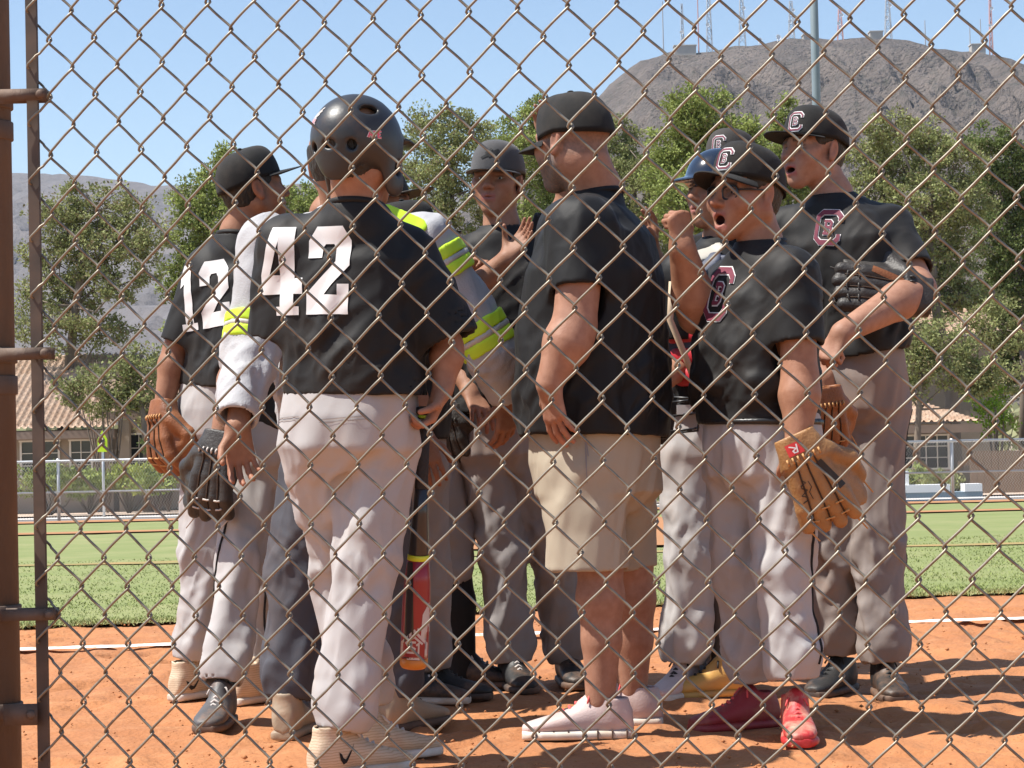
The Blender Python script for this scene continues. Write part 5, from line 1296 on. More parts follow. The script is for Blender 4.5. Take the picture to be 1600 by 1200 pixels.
def bat():
    a = U(664, 640, 5.42); b = U(646, 1044, 5.52); ax = nrm(b-a); L = float(np.linalg.norm(b-a)); o = empty('baseball_bat', b)
    M_bk = mat('black bat paint', (.018, .018, .02), .3, coat=.4); M_rd = mat('red bat paint', (.30, .014, .022), .35, coat=.3, var=(.24, .012, .02), vscale=9); M_yl = mat('lime band paint', (.60, .66, .03), .4); M_gr = mat('black grip tape', (.022, .02, .02), .85, bump=.6, bscale=90); M_og = mat('orange end', (.62, .22, .03), .4); M_gy = mat('pale grey bat print', (.55, .50, .48), .4)
    q = a-b
    def seg(nm, t0, t1, prof, m, par=o):
        return MB().lathe([(r, t*L) for t, r in prof], q, 28, axis=tuple(ax)).build(nm, m, par, True)
    seg('knob', 0, 0, [(-.010, .004), (-.008, .022), (.010, .024), (.018, .016)], M_gr); seg('grip_ring', 0, 0, [(.0185, .0150), (.0190, .0160), (.030, .0160), (.0305, .0150)], M_yl); seg('grip', 0, 0, [(.031, .0145), (.031, .0150), (.25, .0158), (.30, .0170), (.301, .0165)], M_gr)
    seg('taper', 0, 0, [(.302, .0165), (.40, .0195), (.55, .0265), (.555, .026)], M_bk); seg('band', 0, 0, [(.556, .0262), (.5565, .0268), (.576, .0280), (.5765, .0275)], M_yl)
    brl = seg('barrel', 0, 0, [(.577, .0278), (.66, .0325), (.75, .0350), (.93, .0352), (.955, .0352), (.956, .034)], M_rd); seg('end_cap', 0, 0, [(.957, .0345), (.9575, .0352), (.985, .0350), (.996, .030), (1.0, .01)], M_og)
    T = BVHTree.FromObject(brl, bpy.context.evaluated_depsgraph_get()) if False else None
    V = np.array([v.co[:] for v in brl.data.vertices]); T = BVHTree.FromPolygons([tuple(v) for v in V], [tuple(f.vertices) for f in brl.data.polygons])
    def pr(t, lay, wd, hh, nm, off=0.0): 
        c = q+ax*t*L+np.array([off, -.2, 0]); decal(brl, T, c, (0, 1, 0), -ax, lay, wd, hh, .0008, nm, .008)
    pr(.77, [([[(0, 0), (.55, 0), (.25, 1), (0, 1)]], M_bk)], .05, .26, 'black_panel'); pr(.80, [([[(.55, 0), (1, 0), (.9, .75), (.62, .55)]], M_gy)], .05, .16, 'grey_panel', .012)
    HS = [[(.0, .0), (.0, .58), (.5, 1.0), (1.0, .58), (1.0, .0), (0, 0)]]
    pr(.905, [([[(-.12, -.1), (1.12, -.1), (1.12, .6), (.5, 1.15), (-.12, .6)]], M_gy), ([[(0, 0), (1, 0), (1, .56), (.5, 1.0), (0, .56)]], M_rd), (strokes([[(.58, .62), (.30, .62), (.26, .50), (.55, .36), (.50, .20), (.20, .20)], [(.62, .5), (.72, .58), (.72, .16)], [(.12, .56), (.5, .84), (.88, .56)]], .085), M_gy)], .052, .062, 'emblem')
    tag(o, 'black and red baseball bat hanging beside the 42 player leg', 'bat')
bat()

# ---- coach in the black T-shirt
p = Person(6.05, 'bearded coach in black T-shirt, khaki shorts and cap, seen from his side', 930, (-.92, .40), T3, .007)
p.head((894, 222), (-.74, .67), -3, 0, 1.10, neck=(930, 296, .02), beard=(.13, .12, .115), neck_r=.066, mouth=0, hair=False, stubble=.75)
cap_parts(p.root, p.base, p.hc, p.hM, 1.10, None, -5, .070, False, crown=.108, drop=.012)
p.arm((913, 352, -.19), (897, 512, -.23), (858, 600, -.25), (.16, .1, -1.0), (.75, .65, .1), -1, (12, 16, 12), 1.08, (.062, .058, .035), 9, fore=1.08, thumb_curl=12)
p.arm((880, 352, .22), (868, 500, .30), (905, 590, .30), None, (0, -1, 0), 1, r=(.055, .048, .033))
p.skinlimb([(925, 720, -.08), (938, 880, -.09), (938, 935, -.10), (940, 1000, -.10), (938, 1095, -.10)], [.08, .060, .063, .052, .040]); p.skinlimb([(972, 720, .1), (985, 880, .11), (989, 935, .12), (990, 1000, .13), (988, 1080, .14)], [.08, .060, .062, .052, .040])
p.finish_body([(935, 690, 0, .17, .17), (930, 430, 0, .2, .16), (928, 320, 0, .09, .09)])
p.shirt([(930, 683, .0, .215, .196), (928, 600, .0, .210, .200), (925, 520, .0, .212, .192), (930, 430, .0, .222, .172), (936, 370, .01, .190, .140), (932, 330, .02, .11, .095)],
        [((908, 360, -.17), (906, 456, -.215), .092, .080), ((890, 360, .2), (872, 460, .26), .092, .08)], M_black, .0085, name='t_shirt', freq=5.5, fdir=(.3, 0, 1), collar_drop=.012, collar_rise=-.004)
p.pants([(930, 670, .0, .195, .178), (930, 720, .0, .195, .178), (934, 770, .0, .185, .172)],
        [((916, 745, -.09), (916, 800, -.10), (917, 891, -.10), .115, .122, .124), ((955, 745, .11), (966, 800, .12), (968, 884, .13), .115, .12, .114)], M_khaki, .008, name='shorts', freq=6, knee_zone=.5, cuff_zone=.3, fdir=(.3, 0, 1), bunch=False)
p.print_on(p.pants_o, p.pT, (912, 712), (0, 1, 0), [(strokes([[(.5, 0), (.5, 1)], [(.5, .95), (.62, .5)]], .06), M_greyd)], .05, .14, 'pocket_seam')
o, W, k = p.shoe((940, 1085, -.10), (-1, .06), M_shwht, M_rubber, M_lacer, .305)
M_pinks = mat('coral rubber', (.70, .27, .22), .7)
for i, y in enumerate(np.linspace(-.06, .16, 7)): MB().box(W(0, y, .015)-p.base, (.004, .098, .022)).build('sole_groove', M_solek, o)
p.shoe((988, 1070, .14), (-1, .1), M_shwht, M_rubber, M_lacer, .305)

# ---- player 12 at the left
p = Person(7.1, 'player in black jersey number 12 at the left with face turned right', 330, (.72, .70), T2, .0075)
p.head((397, 296), (.90, .42), 9, 0, 1.0, neck=(372, 366), mouth=0)
cap_parts(p.root, p.base, p.hc, p.hM, 1.03, None, 7, .074, True)
p.arm((322, 420, .05), (275, 545, .06), (254, 640, .02), (-.1, 0, -1), (.8, .6, 0), 1, (25, 30, 20), .95)
p.arm((410, 420, .05), (420, 545, .1), (425, 640, .1), None, (0, -1, 0), 1)
p.finish_body([(350, 620, .1, .14, .1), (360, 470, .05, .17, .11), (370, 380, .02, .09, .08)])
p.shirt([(352, 606, .05, .165, .130), (352, 560, .05, .162, .128), (355, 490, .05, .168, .125), (360, 430, .05, .176, .115), (366, 395, .05, .140, .095), (370, 376, .04, .085, .075)],
        [((325, 422, .03), (281, 538, .04), .068, .066), ((410, 422, .07), (425, 540, .1), .068, .066)], M_blackd, .007, freq=6.5)
p.print_on(p.shirt_o, p.shirt_T, (338, 463), nrm([.45, .89, 0]), number_layer('12', .14), .195, .215, 'number', up=(-.10, 0, 1))
p.pants([(346, 590, .05, .150, .120), (346, 640, .05, .160, .130), (348, 680, .05, .155, .130)],
        [((322, 690, .05), (318, 860, .02), (298, 1030, .0), .088, .082, .068), ((378, 690, .05), (402, 870, .05), (394, 1058, .02), .088, .082, .068)], M_grey, .010)
p.piping([(404, 900), (412, 1000), (404, 1040)], (.6, -.8, 0))
p.shoe((296, 1040, .0), (.55, .84), M_shtan, M_rubber, M_lace, .29, .02, mark=(1, -.02, M_sock, .07)); p.shoe((392, 1062, -.15), (.62, .78), M_shtan, M_rubber, M_lace, .29, .02)
wr = U(254, 645, 7.12)
glove('orange brown fielding glove on the arm of player 12', wr, (-.10, -.15, -.9), (.75, .65, .1), 1, M_brnglove, M_tanlace, 1.02, curl=40)

# ---- player with the black glove, mostly hidden by number 42
p = Person(6.62, 'player hidden behind number 42, showing one trouser leg and gloved forearm', 380, (-.25, -.97), T2, .010)
p.head((540, 262), (-.3, -.95), 0, 0, .97, neck=(515, 335), res=.006, eyes=False)
cap_parts(p.root, p.base, p.hc, p.hM, 1.0, None, 0)
p.arm((430, 410, .02), (372, 560, -.08), (344, 684, -.14), (-.1, 0, -1), (.5, .8, 0), -1, (25, 30, 20), .95)
p.arm((560, 410, .05), (570, 540, .05), (560, 620, -.05), None, (0, -1, 0), 1)
p.finish_body([(430, 640, .05, .13, .1), (480, 450, .05, .15, .1), (510, 350, .02, .08, .08)])
p.shirt([(428, 668, .05, .135, .115), (438, 600, .05, .140, .115), (460, 500, .05, .150, .115), (485, 420, .05, .155, .105), (505, 370, .05, .11, .09), (512, 350, .04, .08, .075)],
        [((432, 412, .02), (392, 512, -.03), .066, .064), ((560, 412, .05), (568, 520, .05), .066, .064)], M_blackd, .006)
p.pants([(424, 650, .05, .130, .115), (422, 690, .05, .138, .120), (420, 725, .05, .132, .118)],
        [((398, 725, .04), (374, 880, -.06), (347, 1068, -.18), .088, .082, .066), ((460, 725, .06), (480, 880, .1), (490, 1060, .1), .088, .08, .066)], M_grey, .010)
p.piping([(378, 800), (356, 900), (332, 1010), (325, 1050)], (-.35, -.95, 0))
p.shoe((345, 1075, -.20), (-.10, -.99), M_shgry, M_solek, M_lace, .285, .01); p.shoe((490, 1070, .1), (-.1, -.97), M_shgry, M_solek, M_lacek, .285)
glove('black fielding glove hanging low beside the grey jacket cuff', U(343, 697, 6.47), (-.24, -.12, -.95), (.35, .93, 0), -1, M_blkglove, M_lace, 1.08, curl=30, spread=5)

# ---- man in the pale jacket with lime bands
p = Person(6.15, 'man in pale grey jacket with lime reflective bands and navy trousers', 530, (.12, .99), T2, .0075)
p.head((529, 256), (.25, .97), 0, 0, 1.0, neck=(536, 334), res=.005, eyes=False)
aL = ((418, 382, .02), (392, 545, -.05), (370, 655, -.22)); aR = ((664, 378, .02), (768, 548, .05), (795, 618, .12))
p.arm((418, 382, .02), (392, 545, -.05), (371, 668, -.23), (.10, .0, -1), (.35, -.9, 0), 1, (20, 25, 18), 1.05, spread=9)
p.arm((664, 378, .02), (768, 548, .05), (793, 622, .12), (-.05, .1, -1), (-.6, .7, 0), -1, (20, 25, 18), 1.0)
p.finish_body([(540, 660, .05, .14, .1), (540, 470, .05, .17, .11), (538, 350, .02, .09, .08)])
p.shirt([(540, 670, .05, .190, .140), (540, 580, .05, .185, .135), (540, 480, .05, .195, .130), (540, 410, .05, .205, .118), (538, 365, .04, .150, .10), (537, 340, .03, .095, .085)],
        [(aL[0], aL[1], .082, .072, aL[2], .058), (aR[0], aR[1], .082, .074, aR[2], .060)], M_jacket, .009, name='jacket', freq=7, fdir=(.2, .2, 1), collar_rise=.03)
def band(a, b, r0, r1, t0, t1, m, grow=.010):
    A, B = p.J(a), p.J(b); d = nrm(B-A); q0 = A+(B-A)*t0; q1 = A+(B-A)*t1
    x = nrm(np.cross(d, [0, 1, 0.2])); rr = lambda t: r0+(r1-r0)*t+grow
    F = Field(); F.loft([(q0, rr(t0), rr(t0)), (q1, rr(t1), rr(t1))], x, n=2.0); F.loft([(q0-d*.02, rr(t0)-.012, rr(t0)-.012), (q1+d*.02, rr(t1)-.012, rr(t1)-.012)], x, .002, 's', n=2.0)
    V, Q = F.mesh(.005); V = folds(V, Q, .004, p.fold_seed, 7, (.2, .2, 1), .3); p.part('reflective_band', V, Q, m, p.shirt_o)
for A, B, t0 in ((aL[0], aL[1], .70), (aR[0], aR[1], .74), (aR[0], aR[1], .10)):
    band(A, B, .082, .073, t0, t0+.10, M_lime); band(A, B, .082, .073, t0+.10, t0+.145, M_silver); band(A, B, .082, .073, t0+.145, t0+.245, M_lime)
sh0 = p.J((603, 330, -.055)); sh1 = p.J((650, 352, -.06))
F = Field(); F.cone(sh0, sh1, .030, .034, .01, flat=(nrm([-.1, .75, -.65]), .22)); V, Q = F.mesh(.005); p.part('reflective_band', V, Q, M_lime, p.shirt_o)
p.pants([(538, 650, .05, .160, .125), (538, 700, .05, .165, .132), (538, 740, .05, .160, .130)],
        [((488, 745, .05), (462, 890, .02), (452, 1090, -.03), .096, .088, .072), ((592, 745, .05), (610, 890, .05), (620, 1085, .06), .096, .088, .072)], M_navy, .010)
p.shoe((452, 1100, -.03), (.15, .98), M_boot, M_boot, M_lacek, .30, .02); p.shoe((622, 1095, .05), (.55, .8), M_boot, M_solek, M_lacek, .30, .02)

# ---- boy facing the camera
p = Person(7.2, 'boy in black cap and T-shirt facing the camera left of the coach', 800, (-.22, -.97), T1, .0075)
p.head((776, 284), (-.26, -.96), 2, 3, 1.0, neck=(784, 354), mouth=.0)
cp = cap_parts(p.root, p.base, p.hc, p.hM, 1.05, None, -4, .066, True, matc=mat('faded black cap', (.045, .043, .045), .85, var=(.055, .052, .053), vscale=12, bump=.25, bscale=600, sheen=.2))
T = helper_T(*(lambda me: (np.array([v.co[:] for v in me.vertices]), np.array([f.vertices[:] for f in me.polygons])))(cp.data))
LG = [[(.05, .15), (.55, .45), (.95, .75)], [(.30, .5), (.60, .8)], [(.45, .25), (.9, .5)]]
decal(cp, T, p.hc-p.base+p.hM@np.array([0, .16, .08]), -p.hM[:, 1], p.hM[:, 2], [(strokes(LG, .17), M_black)], .06, .045, .0018, 'emblem')
p.arm((716, 402, .0), (694, 530, .05), (735, 610, -.1), None, (0, 0, -1), 1)
p.arm((850, 400, .0), (892, 300, -.02), (858, 222, -.06), (-.20, 0, .97), (-.2, -.9, 0), 1, (22, 30, 22), .92, spread=2)
p.finish_body([(780, 640, .05, .13, .1), (782, 470, .02, .16, .11), (784, 370, .0, .09, .08)])
p.shirt([(778, 648, .0, .150, .125), (778, 580, .0, .150, .120), (780, 490, .0, .160, .118), (782, 430, .0, .170, .108), (783, 395, .0, .135, .090), (784, 370, .0, .085, .075)],
        [((718, 405, .0), (697, 508, .03), .070, .068), ((848, 402, .0), (866, 340, -.03), .070, .066)], M_blackd, .007, name='t_shirt')
p.pants([(780, 625, .02, .145, .120), (782, 670, .02, .152, .125), (784, 710, .02, .148, .125)],
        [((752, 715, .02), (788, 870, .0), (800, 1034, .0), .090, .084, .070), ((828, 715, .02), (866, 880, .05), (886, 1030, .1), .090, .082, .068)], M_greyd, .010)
p.shoe((800, 1042, .0), (.25, -.95), M_shblk, M_solek, M_lace, .29); p.shoe((888, 1040, .1), (.15, -.97), M_shblk, M_solek, M_lacek, .29)

# ---- two boys glimpsed past the helmet
p = Person(7.3, 'boy in long billed cap looking right, glimpsed past the batting helmet', 690, (.95, -.1), T2, .010)
p.head((598, 326), (.97, -.20), 8, 0, .98, neck=(588, 392), res=.004)
cap_parts(p.root, p.base, p.hc, p.hM, 1.04, None, 2, .082, True, matc=mat('brown black cap', (.036, .030, .026), .85, var=(.05, .042, .036), vscale=10, bump=.2, bscale=500))
p.arm((640, 440, .1), (690, 470, -.10), (722, 430, -.25), (.8, -.2, .45), (.2, -.7, -.6), 1, (45, 60, 40), .9)
p.arm((640, 440, -.12), (680, 560, -.1), (706, 640, -.12), None, (0, .8, 0), 1)
p.finish_body([(660, 650, .05, .13, .1), (630, 470, .02, .15, .11), (600, 410, .0, .08, .08)])
p.shirt([(668, 655, .0, .135, .130), (655, 580, .0, .135, .120), (635, 500, .0, .145, .118), (615, 450, .0, .15, .105), (600, 425, .0, .12, .09), (592, 408, .0, .08, .075)],
        [((640, 445, .1), (672, 480, -.02), .066, .062), ((640, 445, -.12), (665, 540, -.1), .066, .062)], M_blackd, .006)
p.pants([(672, 640, .02, .135, .120), (676, 690, .02, .142, .125), (680, 725, .02, .138, .122)],
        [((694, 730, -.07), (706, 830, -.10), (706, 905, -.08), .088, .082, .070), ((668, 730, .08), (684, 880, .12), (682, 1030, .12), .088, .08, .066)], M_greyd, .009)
F = Field(); a, b = p.J((708, 880, -.08)), p.J((722, 1060, -.06)); F.cone(a, a+(b-a)*.35, .058, .062, .02); F.cone(a+(b-a)*.35, b, .062, .046, .02); V, Q = F.mesh(.007); p.part('sock', V, Q, M_sock)
p.shoe((722, 1055, -.06), (.98, -.25), M_shblk, M_solek, M_lace, .30, .01); p.shoe((680, 1040, .12), (.9, -.3), M_shblk, M_solek, M_lacek, .29)
glove('black fielding glove held low between the bat and the facing boy', U(704, 650, 7.16), (.05, -.1, -.95), (.5, .8, 0), 1, M_blkglove, M_blkglove, .9, curl=40)

p = Person(6.85, 'short boy in black cap behind the jacket shoulder, forearm raised', 650, (.93, .2), T2, .010)
p.head((636, 378), (.97, .12), 0, 0, .95, neck=(630, 445), res=.006, eyes=False)
cap_parts(p.root, p.base, p.hc, p.hM, 1.0, None, 0, .078, True)
p.arm((668, 480, .1), (722, 470, .12), (792, 404, .05), (.62, -.05, .75), (-.5, -.75, .4), -1, (8, 12, 8), .88, r=(.044, .040, .028), spread=3)
p.arm((650, 480, -.1), (640, 600, -.1), (660, 680, -.15), None, (0, .8, 0), 1)
p.finish_body([(640, 680, .05, .12, .1), (640, 530, .02, .14, .1), (634, 460, .0, .08, .08)])
p.shirt([(640, 690, .0, .13, .12), (640, 600, .0, .13, .115), (640, 530, .0, .14, .11), (638, 490, .0, .14, .1), (634, 462, .0, .085, .075)],
        [((668, 482, .1), (705, 474, .11), .06, .056), ((650, 482, -.1), (642, 560, -.1), .06, .056)], M_blackd, .006)
p.pants([(640, 675, .02, .125, .115), (640, 715, .02, .13, .12), (640, 745, .02, .125, .118)],
        [((622, 750, .0), (630, 900, .0), (640, 1050, .0), .08, .076, .064), ((660, 750, .04), (668, 900, .08), (676, 1045, .1), .08, .076, .064)], M_greyd, .009)
p.shoe((640, 1058, .0), (.9, -.2), M_shblk, M_rubber, M_lace, .27); p.shoe((676, 1052, .1), (.9, -.2), M_shblk, M_solek, M_lacek, .27)

# ---- glasses boy
p = Person(5.97, 'shouting boy with glasses raising his fist, brown glove on other hand', 1200, (-.80, -.60), T1, .007)
p.head((1164, 304), (-.80, -.60), 0, 2, 1.03, neck=(1188, 378), fat=.010, mouth=.022, hair_low=-.07)
cap_parts(p.root, p.base, p.hc, p.hM, 1.06, LOGO_CAP, 9, .064, False, logo_side=8)
p.arm((1138, 440, .16), (1090, 492, .06), (1066, 388, -.06), (-.1, -.1, 1), (-.6, .75, 0), -1, (80, 98, 62), 1.04, (.056, .052, .036), 2, thumb_curl=55)
p.arm((1240, 425, -.12), (1250, 590, -.16), (1247, 690, -.20), (.15, -.05, -1), (-.1, .95, 0), -1, (25, 30, 20), .92, (.054, .047, .032))
p.finish_body([(1190, 680, 0, .14, .12), (1185, 500, 0, .17, .13), (1187, 400, .0, .09, .08)])
p.shirt([(1184, 662, .02, .162, .150), (1180, 610, .02, .164, .154), (1178, 540, .02, .168, .152), (1184, 470, .02, .172, .136), (1188, 425, .02, .140, .105), (1188, 398, .01, .090, .080)],
        [((1236, 432, -.11), (1244, 540, -.145), .076, .076), ((1138, 446, .15), (1092, 486, .07), .070, .062)], M_blackd, .0075, freq=6.5, fdir=(.9, .0, .35))
p.print_on(p.shirt_o, p.shirt_T, (1140, 461), nrm([.55, .83, 0]), LOGO_CB, .088, .138, 'emblem', up=(.10, 0, 1))
p.pants([(1190, 645, .02, .160, .150), (1192, 690, .02, .168, .156), (1196, 740, .02, .160, .150)],
        [((1224, 740, -.04), (1226, 890, -.08), (1240, 1060, -.10), .100, .088, .072), ((1156, 740, .08), (1160, 890, .10), (1178, 1062, .12), .096, .086, .070)], M_grey, .009)
p.piping([(1262, 800, -.1), (1262, 900, -.1), (1268, 990, -.1), (1256, 1035, -.1)], (.55, -.83, 0))
M_beltm = mat('black belt', (.015, .015, .015), .4)
F = Field(); F.loft([(p.J((1188, 654, .02)), .168, .156), (p.J((1188, 664, .02)), .168, .156)], p.rt, n=2.4); V, Q = F.mesh(.007); p.part('belt', V, Q, M_beltm)
p.shoe((1242, 1060, -.10), (-.05, -1), M_shred, M_shred, M_lacer, .275, .015); p.shoe((1176, 1068, .12), (-.92, -.38), M_shdred, M_shdred, M_lacer, .275)
# spectacles
def spectacles(p):
    W, M = p.hW, p.hM; o = None; M_fr = mat('black spectacle frame', (.012, .012, .014), .3); M_ln = mat('spectacle lens', (.8, .85, .9), .03, spec=.6)
    b = M_ln.node_tree.nodes['Principled BSDF']; b.inputs['Transmission Weight'].default_value = 1.0; b.inputs['IOR'].default_value = 1.06
    mb = MB()
    for s_ in (-1, 1):
        L = [W(s_*.033+.0235*math.copysign(abs(math.cos(a))**.6, math.cos(a)), .091-.010*abs(.033*s_+.0235*math.cos(a))/.05, -.001+.0175*math.copysign(abs(math.sin(a))**.6, math.sin(a)))-p.base for a in np.linspace(0, 2*math.pi, 25)]
        mb.tube(L, .0032, 6, False); mb.tube([W(s_*.056, .080, .006)-p.base, W(s_*.076, .055, .006)-p.base, W(s_*.083, -.004, .006)-p.base], .0024, 6)
    mb.tube([W(-.0095, .091, .002)-p.base, W(0, .094, .004)-p.base, W(.0095, .091, .002)-p.base], .0022, 6)
    fr = mb.build('spectacles', M_fr, p.root, True)
    for s_ in (-1, 1):
        rim = [W(s_*.033+.022*math.copysign(abs(math.cos(a))**.6, math.cos(a)), .091-.010*abs(.033*s_+.022*math.cos(a))/.05, -.001+.016*math.copysign(abs(math.sin(a))**.6, math.sin(a)))-p.base for a in np.linspace(0, 2*math.pi, 24, endpoint=False)]
        bk = [q-M[:, 1]*.0012 for q in rim]
        m2 = MB(); m2.add(rim+bk, [tuple(range(24)), tuple(range(47, 23, -1))]+[(i, i+24, (i+1) % 24+24, (i+1) % 24) for i in range(24)]); m2.build('lens', M_ln, fr)
spectacles(p)
glove('tan leather fielding glove with red wrist patch on the glasses boy', U(1250, 702, 5.76), (.38, -.06, -.92), (.10, .99, 0), 1, M_tanglove, M_tanlace, 1.07, patch=M_redpatch, patch2=M_blkpatch, curl=16, spread=7)

# ---- catcher
p = Person(6.95, 'catcher in navy skull helmet and red chest protector behind the glasses boy', 1095, (-.72, -.70), T1, .009)
p.head((1120, 300), (-.80, -.60), 2, 0, 1.0, neck=(1128, 372), mouth=.0)
M_cath = mat('glossy navy helmet', (.006, .011, .022), .12, coat=.8, spec=.7, dirt=(.05, .05, .05), dscale=20, damt=.3)
helmet(p, M_cath, False, False, .020, (.100, .116, .104), 'skull_helmet')
p.arm((1062, 425, -.12), (1082, 560, -.02), (1042, 592, -.18), (-.9, -.2, -.3), (.0, -.8, -.5), -1, (40, 45, 30), .95)
p.arm((1165, 420, .1), (1185, 540, .15), (1150, 620, .05), None, (0, -1, 0), 1)
p.finish_body([(1100, 660, .05, .13, .1), (1110, 480, .02, .16, .11), (1126, 390, .0, .09, .08)])
p.shirt([(1096, 650, .0, .150, .130), (1098, 580, .0, .150, .125), (1104, 490, .0, .160, .120), (1114, 430, .0, .165, .110), (1122, 405, .0, .13, .09), (1127, 390, .0, .085, .075)],
        [((1064, 430, -.12), (1066, 530, -.10), .066, .064), ((1165, 425, .1), (1180, 520, .14), .066, .064)], M_black, .006)
M_cpr = mat('red chest pad', (.50, .025, .035), .5, var=(.42, .02, .03), vscale=6); M_cpn = mat('navy chest pad', (.05, .058, .09), .6); M_cpw = mat('pale chest pad', (.42, .385, .33), .6); M_cpt = mat('tan edging', (.50, .38, .26), .7)
def pad(nm, pts, rr, m, squash, parent=None):
    F = Field()
    fn = nrm(p.f*.8+np.array([0, 0, .6]))
    for i in range(len(pts)-1): F.cone(p.J(pts[i]), p.J(pts[i+1]), rr[i], rr[i+1], .01, flat=(fn, squash))
    V, Q = F.mesh(.006); return p.part(nm, V, Q, m, parent)
F = Field(); F.loft([(p.J((1088, 610, -.10)), .06, .035), (p.J((1086, 560, -.12)), .11, .04), (p.J((1088, 480, -.12)), .13, .04), (p.J((1100, 400, -.10)), .12, .035)], p.rt, n=3); V, Q = F.mesh(.007); cpo = p.part('chest_protector', V, Q, M_cpn)
for y0, y1, hw in ((598, 578, .070), (566, 545, .092), (533, 512, .106), (500, 480, .112)):
    c = p.J((1087, (y0+y1)/2, -.155)); F = Field(); F.cone(c-p.rt*hw*.8, c+p.rt*hw*.8, .030, .030, .01, flat=(p.f, .8)); V, Q = F.mesh(.007); p.part('pad_bar', V, Q, M_cpr, cpo)
pad('shoulder_pad', [(1080, 404, -.15), (1116, 392, -.13)], [.040, .034], M_cpw, .22, cpo); pad('shoulder_pad', [(1086, 430, -.18), (1112, 408, -.17)], [.045, .036], M_cpn, .4, cpo)
MB().tube([p.J((1050, 440, -.20))-p.base, p.J((1047, 500, -.2))-p.base, p.J((1072, 560, -.19))-p.base, p.J((1092, 612, -.16))-p.base], .010, 8).build('edging', M_cpt, cpo, True)
p.pants([(1094, 630, .02, .145, .120), (1092, 680, .02, .150, .125), (1092, 715, .02, .148, .122)],
        [((1070, 715, -.02), (1080, 870, -.08), (1068, 1034, -.06), .090, .084, .072), ((1120, 715, .05), (1122, 860, .05), (1134, 1040, .05), .090, .08, .06)], M_grey, .010)
M_guard = mat('dark shin guard', (.05, .042, .038), .45, var=(.08, .065, .055), vscale=9); M_knee = mat('tan knee pad', (.45, .25, .09), .6)
F = Field(); a, b = p.J((1124, 880, -.04)), p.J((1136, 1050, -.05)); F.cone(a, b, .056, .048, .01); V, Q = F.mesh(.007); sg = p.part('shin_guard', V, Q, M_guard)
F = Field(); F.ell(p.J((1114, 808, -.06)), (.05, .05, .085), None, .01); V, Q = F.mesh(.007); p.part('knee_cap', V, Q, mat('navy knee cap', (.03, .036, .055), .4), sg)
for k in range(3):
    F = Field(); c = p.J((1116, 838+13*k, -.07)); F.cone(c-p.rt*.03, c+p.rt*.03, .024, .024, .01); V, Q = F.mesh(.007); p.part('knee_strap', V, Q, M_knee if k < 2 else M_cpr, sg)
F = Field(); c = p.J((1142, 1030, -.08)); F.cone(c, p.J((1150, 1052, -.1)), .03, .034, .01); V, Q = F.mesh(.007); p.part('ankle_pad', V, Q, M_cpr, sg)
p.shoe((1068, 1040, -.06), (-.45, -.9), M_shwht, M_rubber, M_lacek, .285); p.shoe((1132, 1050, -.1), (-.95, -.3), M_shyel, M_shyel, M_lacek, .285)
def mask():
    c = U(1062, 650, 6.5); o = empty('catcher_mask', c); M_w = mat('dark coated wire', (.03, .03, .032), .35, metal=.4); M_pd = mat('black pad', (.014, .014, .015), .8)
    F = Field(); F.cone(c+(-.045, 0, .04), c+(-.055, .01, -.05), .040, .034, .02, flat=(np.array([0, 1., 0]), .7)); V, Q = F.mesh(.006); put('pad', mesh_np('pad', V-c, Q), M_pd, o)
    for k in (-.045, 0, .04): MB().tube([np.array((-.03, -.02, k)), np.array((.03, -.045, k+.005)), np.array((.055, -.01, k+.01))], .004, 6).build('bar', M_w, o, True)
    MB().tube([np.array((-.03, -.02, -.05)), np.array((.05, -.03, -.045)), np.array((.06, -.01, .05)), np.array((-.02, -.015, .055))], .004, 6).build('bar', M_w, o, True)
    MB().box((.012, -.035, .018), (.045, .006, .028)).build('badge', M_white, o)
    tag(o, 'black catcher mask with wire bars held behind the coach', 'mask')
mask()

# ---- cap behind the catcher
p = Person(7.5, 'boy almost hidden behind the catcher, only his lettered cap showing', 1140, (-.55, -.83), T2, .011)
p.head((1142, 264), (-.50, -.86), 0, 0, 1.0, neck=(1150, 338), res=.006)
cap_parts(p.root, p.base, p.hc, p.hM, 1.05, LOGO_CAP, 0, .066, True, matc=mat('dusty black cap', (.034, .029, .026), .9, var=(.045, .04, .036), vscale=9, bump=.2, bscale=500))
p.arm((1078, 400, -.1), (1042, 456, -.3), (1018, 394, -.45), (.05, -.1, 1), (-.8, -.4, 0), 1, (15, 18, 12), .9); p.arm((1210, 400, 0), (1220, 520, 0), (1200, 620, 0), None, (0, -1, 0), 1)
p.finish_body([(1145, 620, .05, .13, .1), (1146, 450, .02, .15, .11), (1148, 350, .0, .08, .08)])
p.shirt([(1145, 620, .0, .15, .125), (1145, 520, .0, .15, .12), (1146, 430, .0, .16, .11), (1148, 385, .0, .13, .09), (1150, 355, .0, .085, .075)], [((1080, 402, -.1), (1062, 434, -.22), .064, .06), ((1208, 402, 0), (1216, 490, 0), .064, .06)], M_blackd, .006)
p.pants([(1145, 605, .02, .14, .12), (1145, 650, .02, .148, .125), (1145, 690, .02, .14, .12)], [((1115, 695, 0), (1112, 860, 0), (1110, 1015, 0), .088, .08, .066), ((1176, 695, 0), (1180, 860, 0), (1182, 1015, 0), .088, .08, .066)], M_greyd, .009)
p.shoe((1110, 1022, 0), (-.3, -.9), M_shblk); p.shoe((1182, 1022, 0), (-.1, -.95), M_shblk)

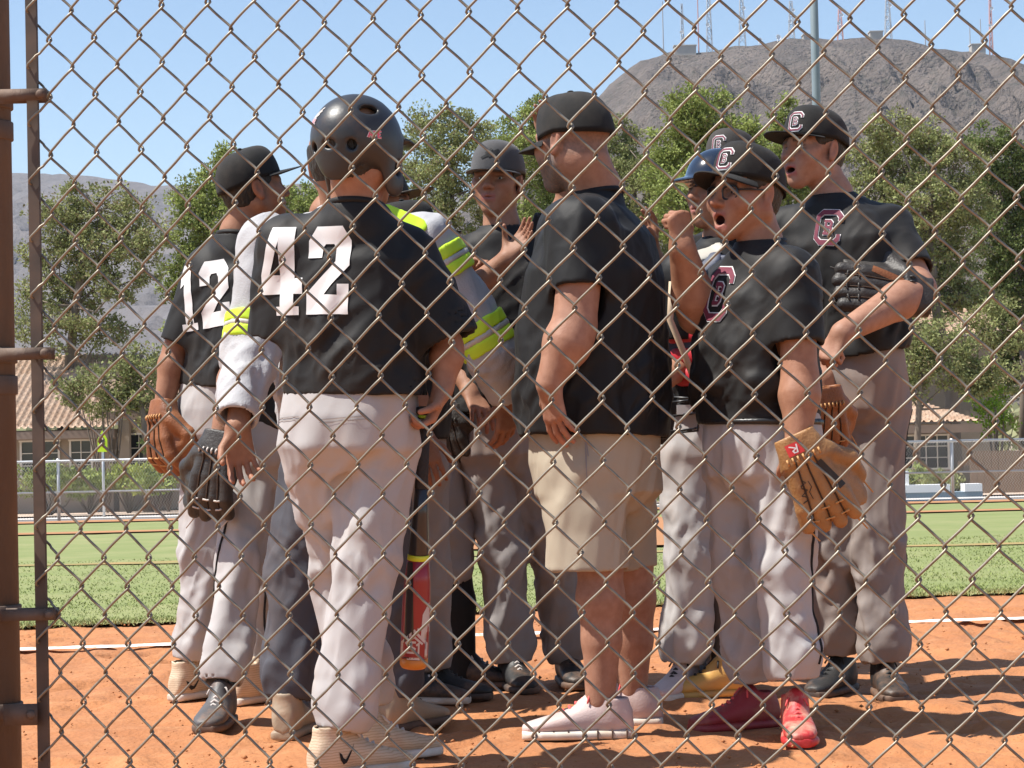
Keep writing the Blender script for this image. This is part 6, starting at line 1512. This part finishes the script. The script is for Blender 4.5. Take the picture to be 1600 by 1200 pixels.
# ---- tall boy at the right
p = Person(6.8, 'tall boy at the right, glove tucked under the arm, mouth open', 1350, (-.62, -.78), T3, .0075)
p.head((1270, 236), (-.82, -.57), 2, 0, 1.02, neck=(1302, 304), mouth=.009, lips=(.42, .12, .11))
cap_parts(p.root, p.base, p.hc, p.hM, 1.06, LOGO_CAP, 3, .078, True, logo_side=14)
p.arm((1388, 352, .0), (1436, 452, -.16), (1316, 520, -.36), (-.55, -.1, -.85), (.5, .55, -.4), -1, (70, 85, 55), 1.0, (.054, .050, .033), 2, thumb_curl=50)
p.arm((1228, 360, .1), (1212, 500, .12), (1290, 590, -.05), (.3, -.2, -.9), (-.3, .9, 0), 1, (25, 30, 20), .95)
p.finish_body([(1340, 580, .05, .13, .1), (1315, 440, .02, .16, .11), (1303, 320, .0, .09, .08)])
p.shirt([(1344, 556, .0, .150, .128), (1340, 510, .0, .152, .125), (1325, 440, .0, .172, .125), (1310, 380, .0, .184, .115), (1304, 345, .0, .145, .092), (1302, 322, .0, .088, .078)],
        [((1386, 356, .0), (1424, 427, -.118), .074, .072), ((1230, 360, .1), (1216, 460, .11), .072, .068)], M_blackd, .0075, freq=6)
p.print_on(p.shirt_o, p.shirt_T, (1318, 360), nrm([.50, .86, 0]), LOGO_CB, .088, .102, 'emblem', up=(.12, 0, 1))
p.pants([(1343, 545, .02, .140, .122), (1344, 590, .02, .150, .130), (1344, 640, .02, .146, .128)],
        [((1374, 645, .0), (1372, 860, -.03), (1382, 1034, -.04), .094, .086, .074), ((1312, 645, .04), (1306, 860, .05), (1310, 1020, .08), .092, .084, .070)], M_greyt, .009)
p.piping([(1400, 640), (1404, 760), (1402, 880)], (.75, -.65, 0), wd=.002)
p.shoe((1382, 1040, -.04), (.02, -1), M_shblk, M_solek, M_lacek, .285, .01); p.shoe((1312, 1030, .08), (-.55, -.83), M_shblk, M_solek, M_lacek, .285)
glove('black fielding glove tucked under the arm of the tall boy', U(1430, 462, 6.61), (-.97, -.10, .16), (.1, .95, -.2), -1, M_blkglove, M_blkglove, 1.15, curl=10, patch2=M_brnglove, spread=2)
glove('orange brown fielding glove behind the glasses boy hip', U(1292, 622, 6.42), (.10, .1, -.97), (-.3, .9, 0), 1, M_brnglove, M_tanlace, .88, curl=34)

# ================================================================ DRY AIR between here and the hills
def haze():
    m = bpy.data.materials.new('dry air'); m.use_nodes = True; N = m.node_tree.nodes; N.remove(N['Principled BSDF'])
    v = N.new('ShaderNodeVolumePrincipled'); v.inputs['Color'].default_value = (.80, .88, 1.0, 1); v.inputs['Density'].default_value = 6.0e-5; v.inputs['Anisotropy'].default_value = .2
    m.node_tree.links.new(v.outputs[0], N['Material Output'].inputs['Volume'])
    tag(MB().box((0, 2980, 210), (8400, 6100, 424)).build('haze', m), 'thin dry haze over the whole valley', 'haze', kind='stuff')
haze()
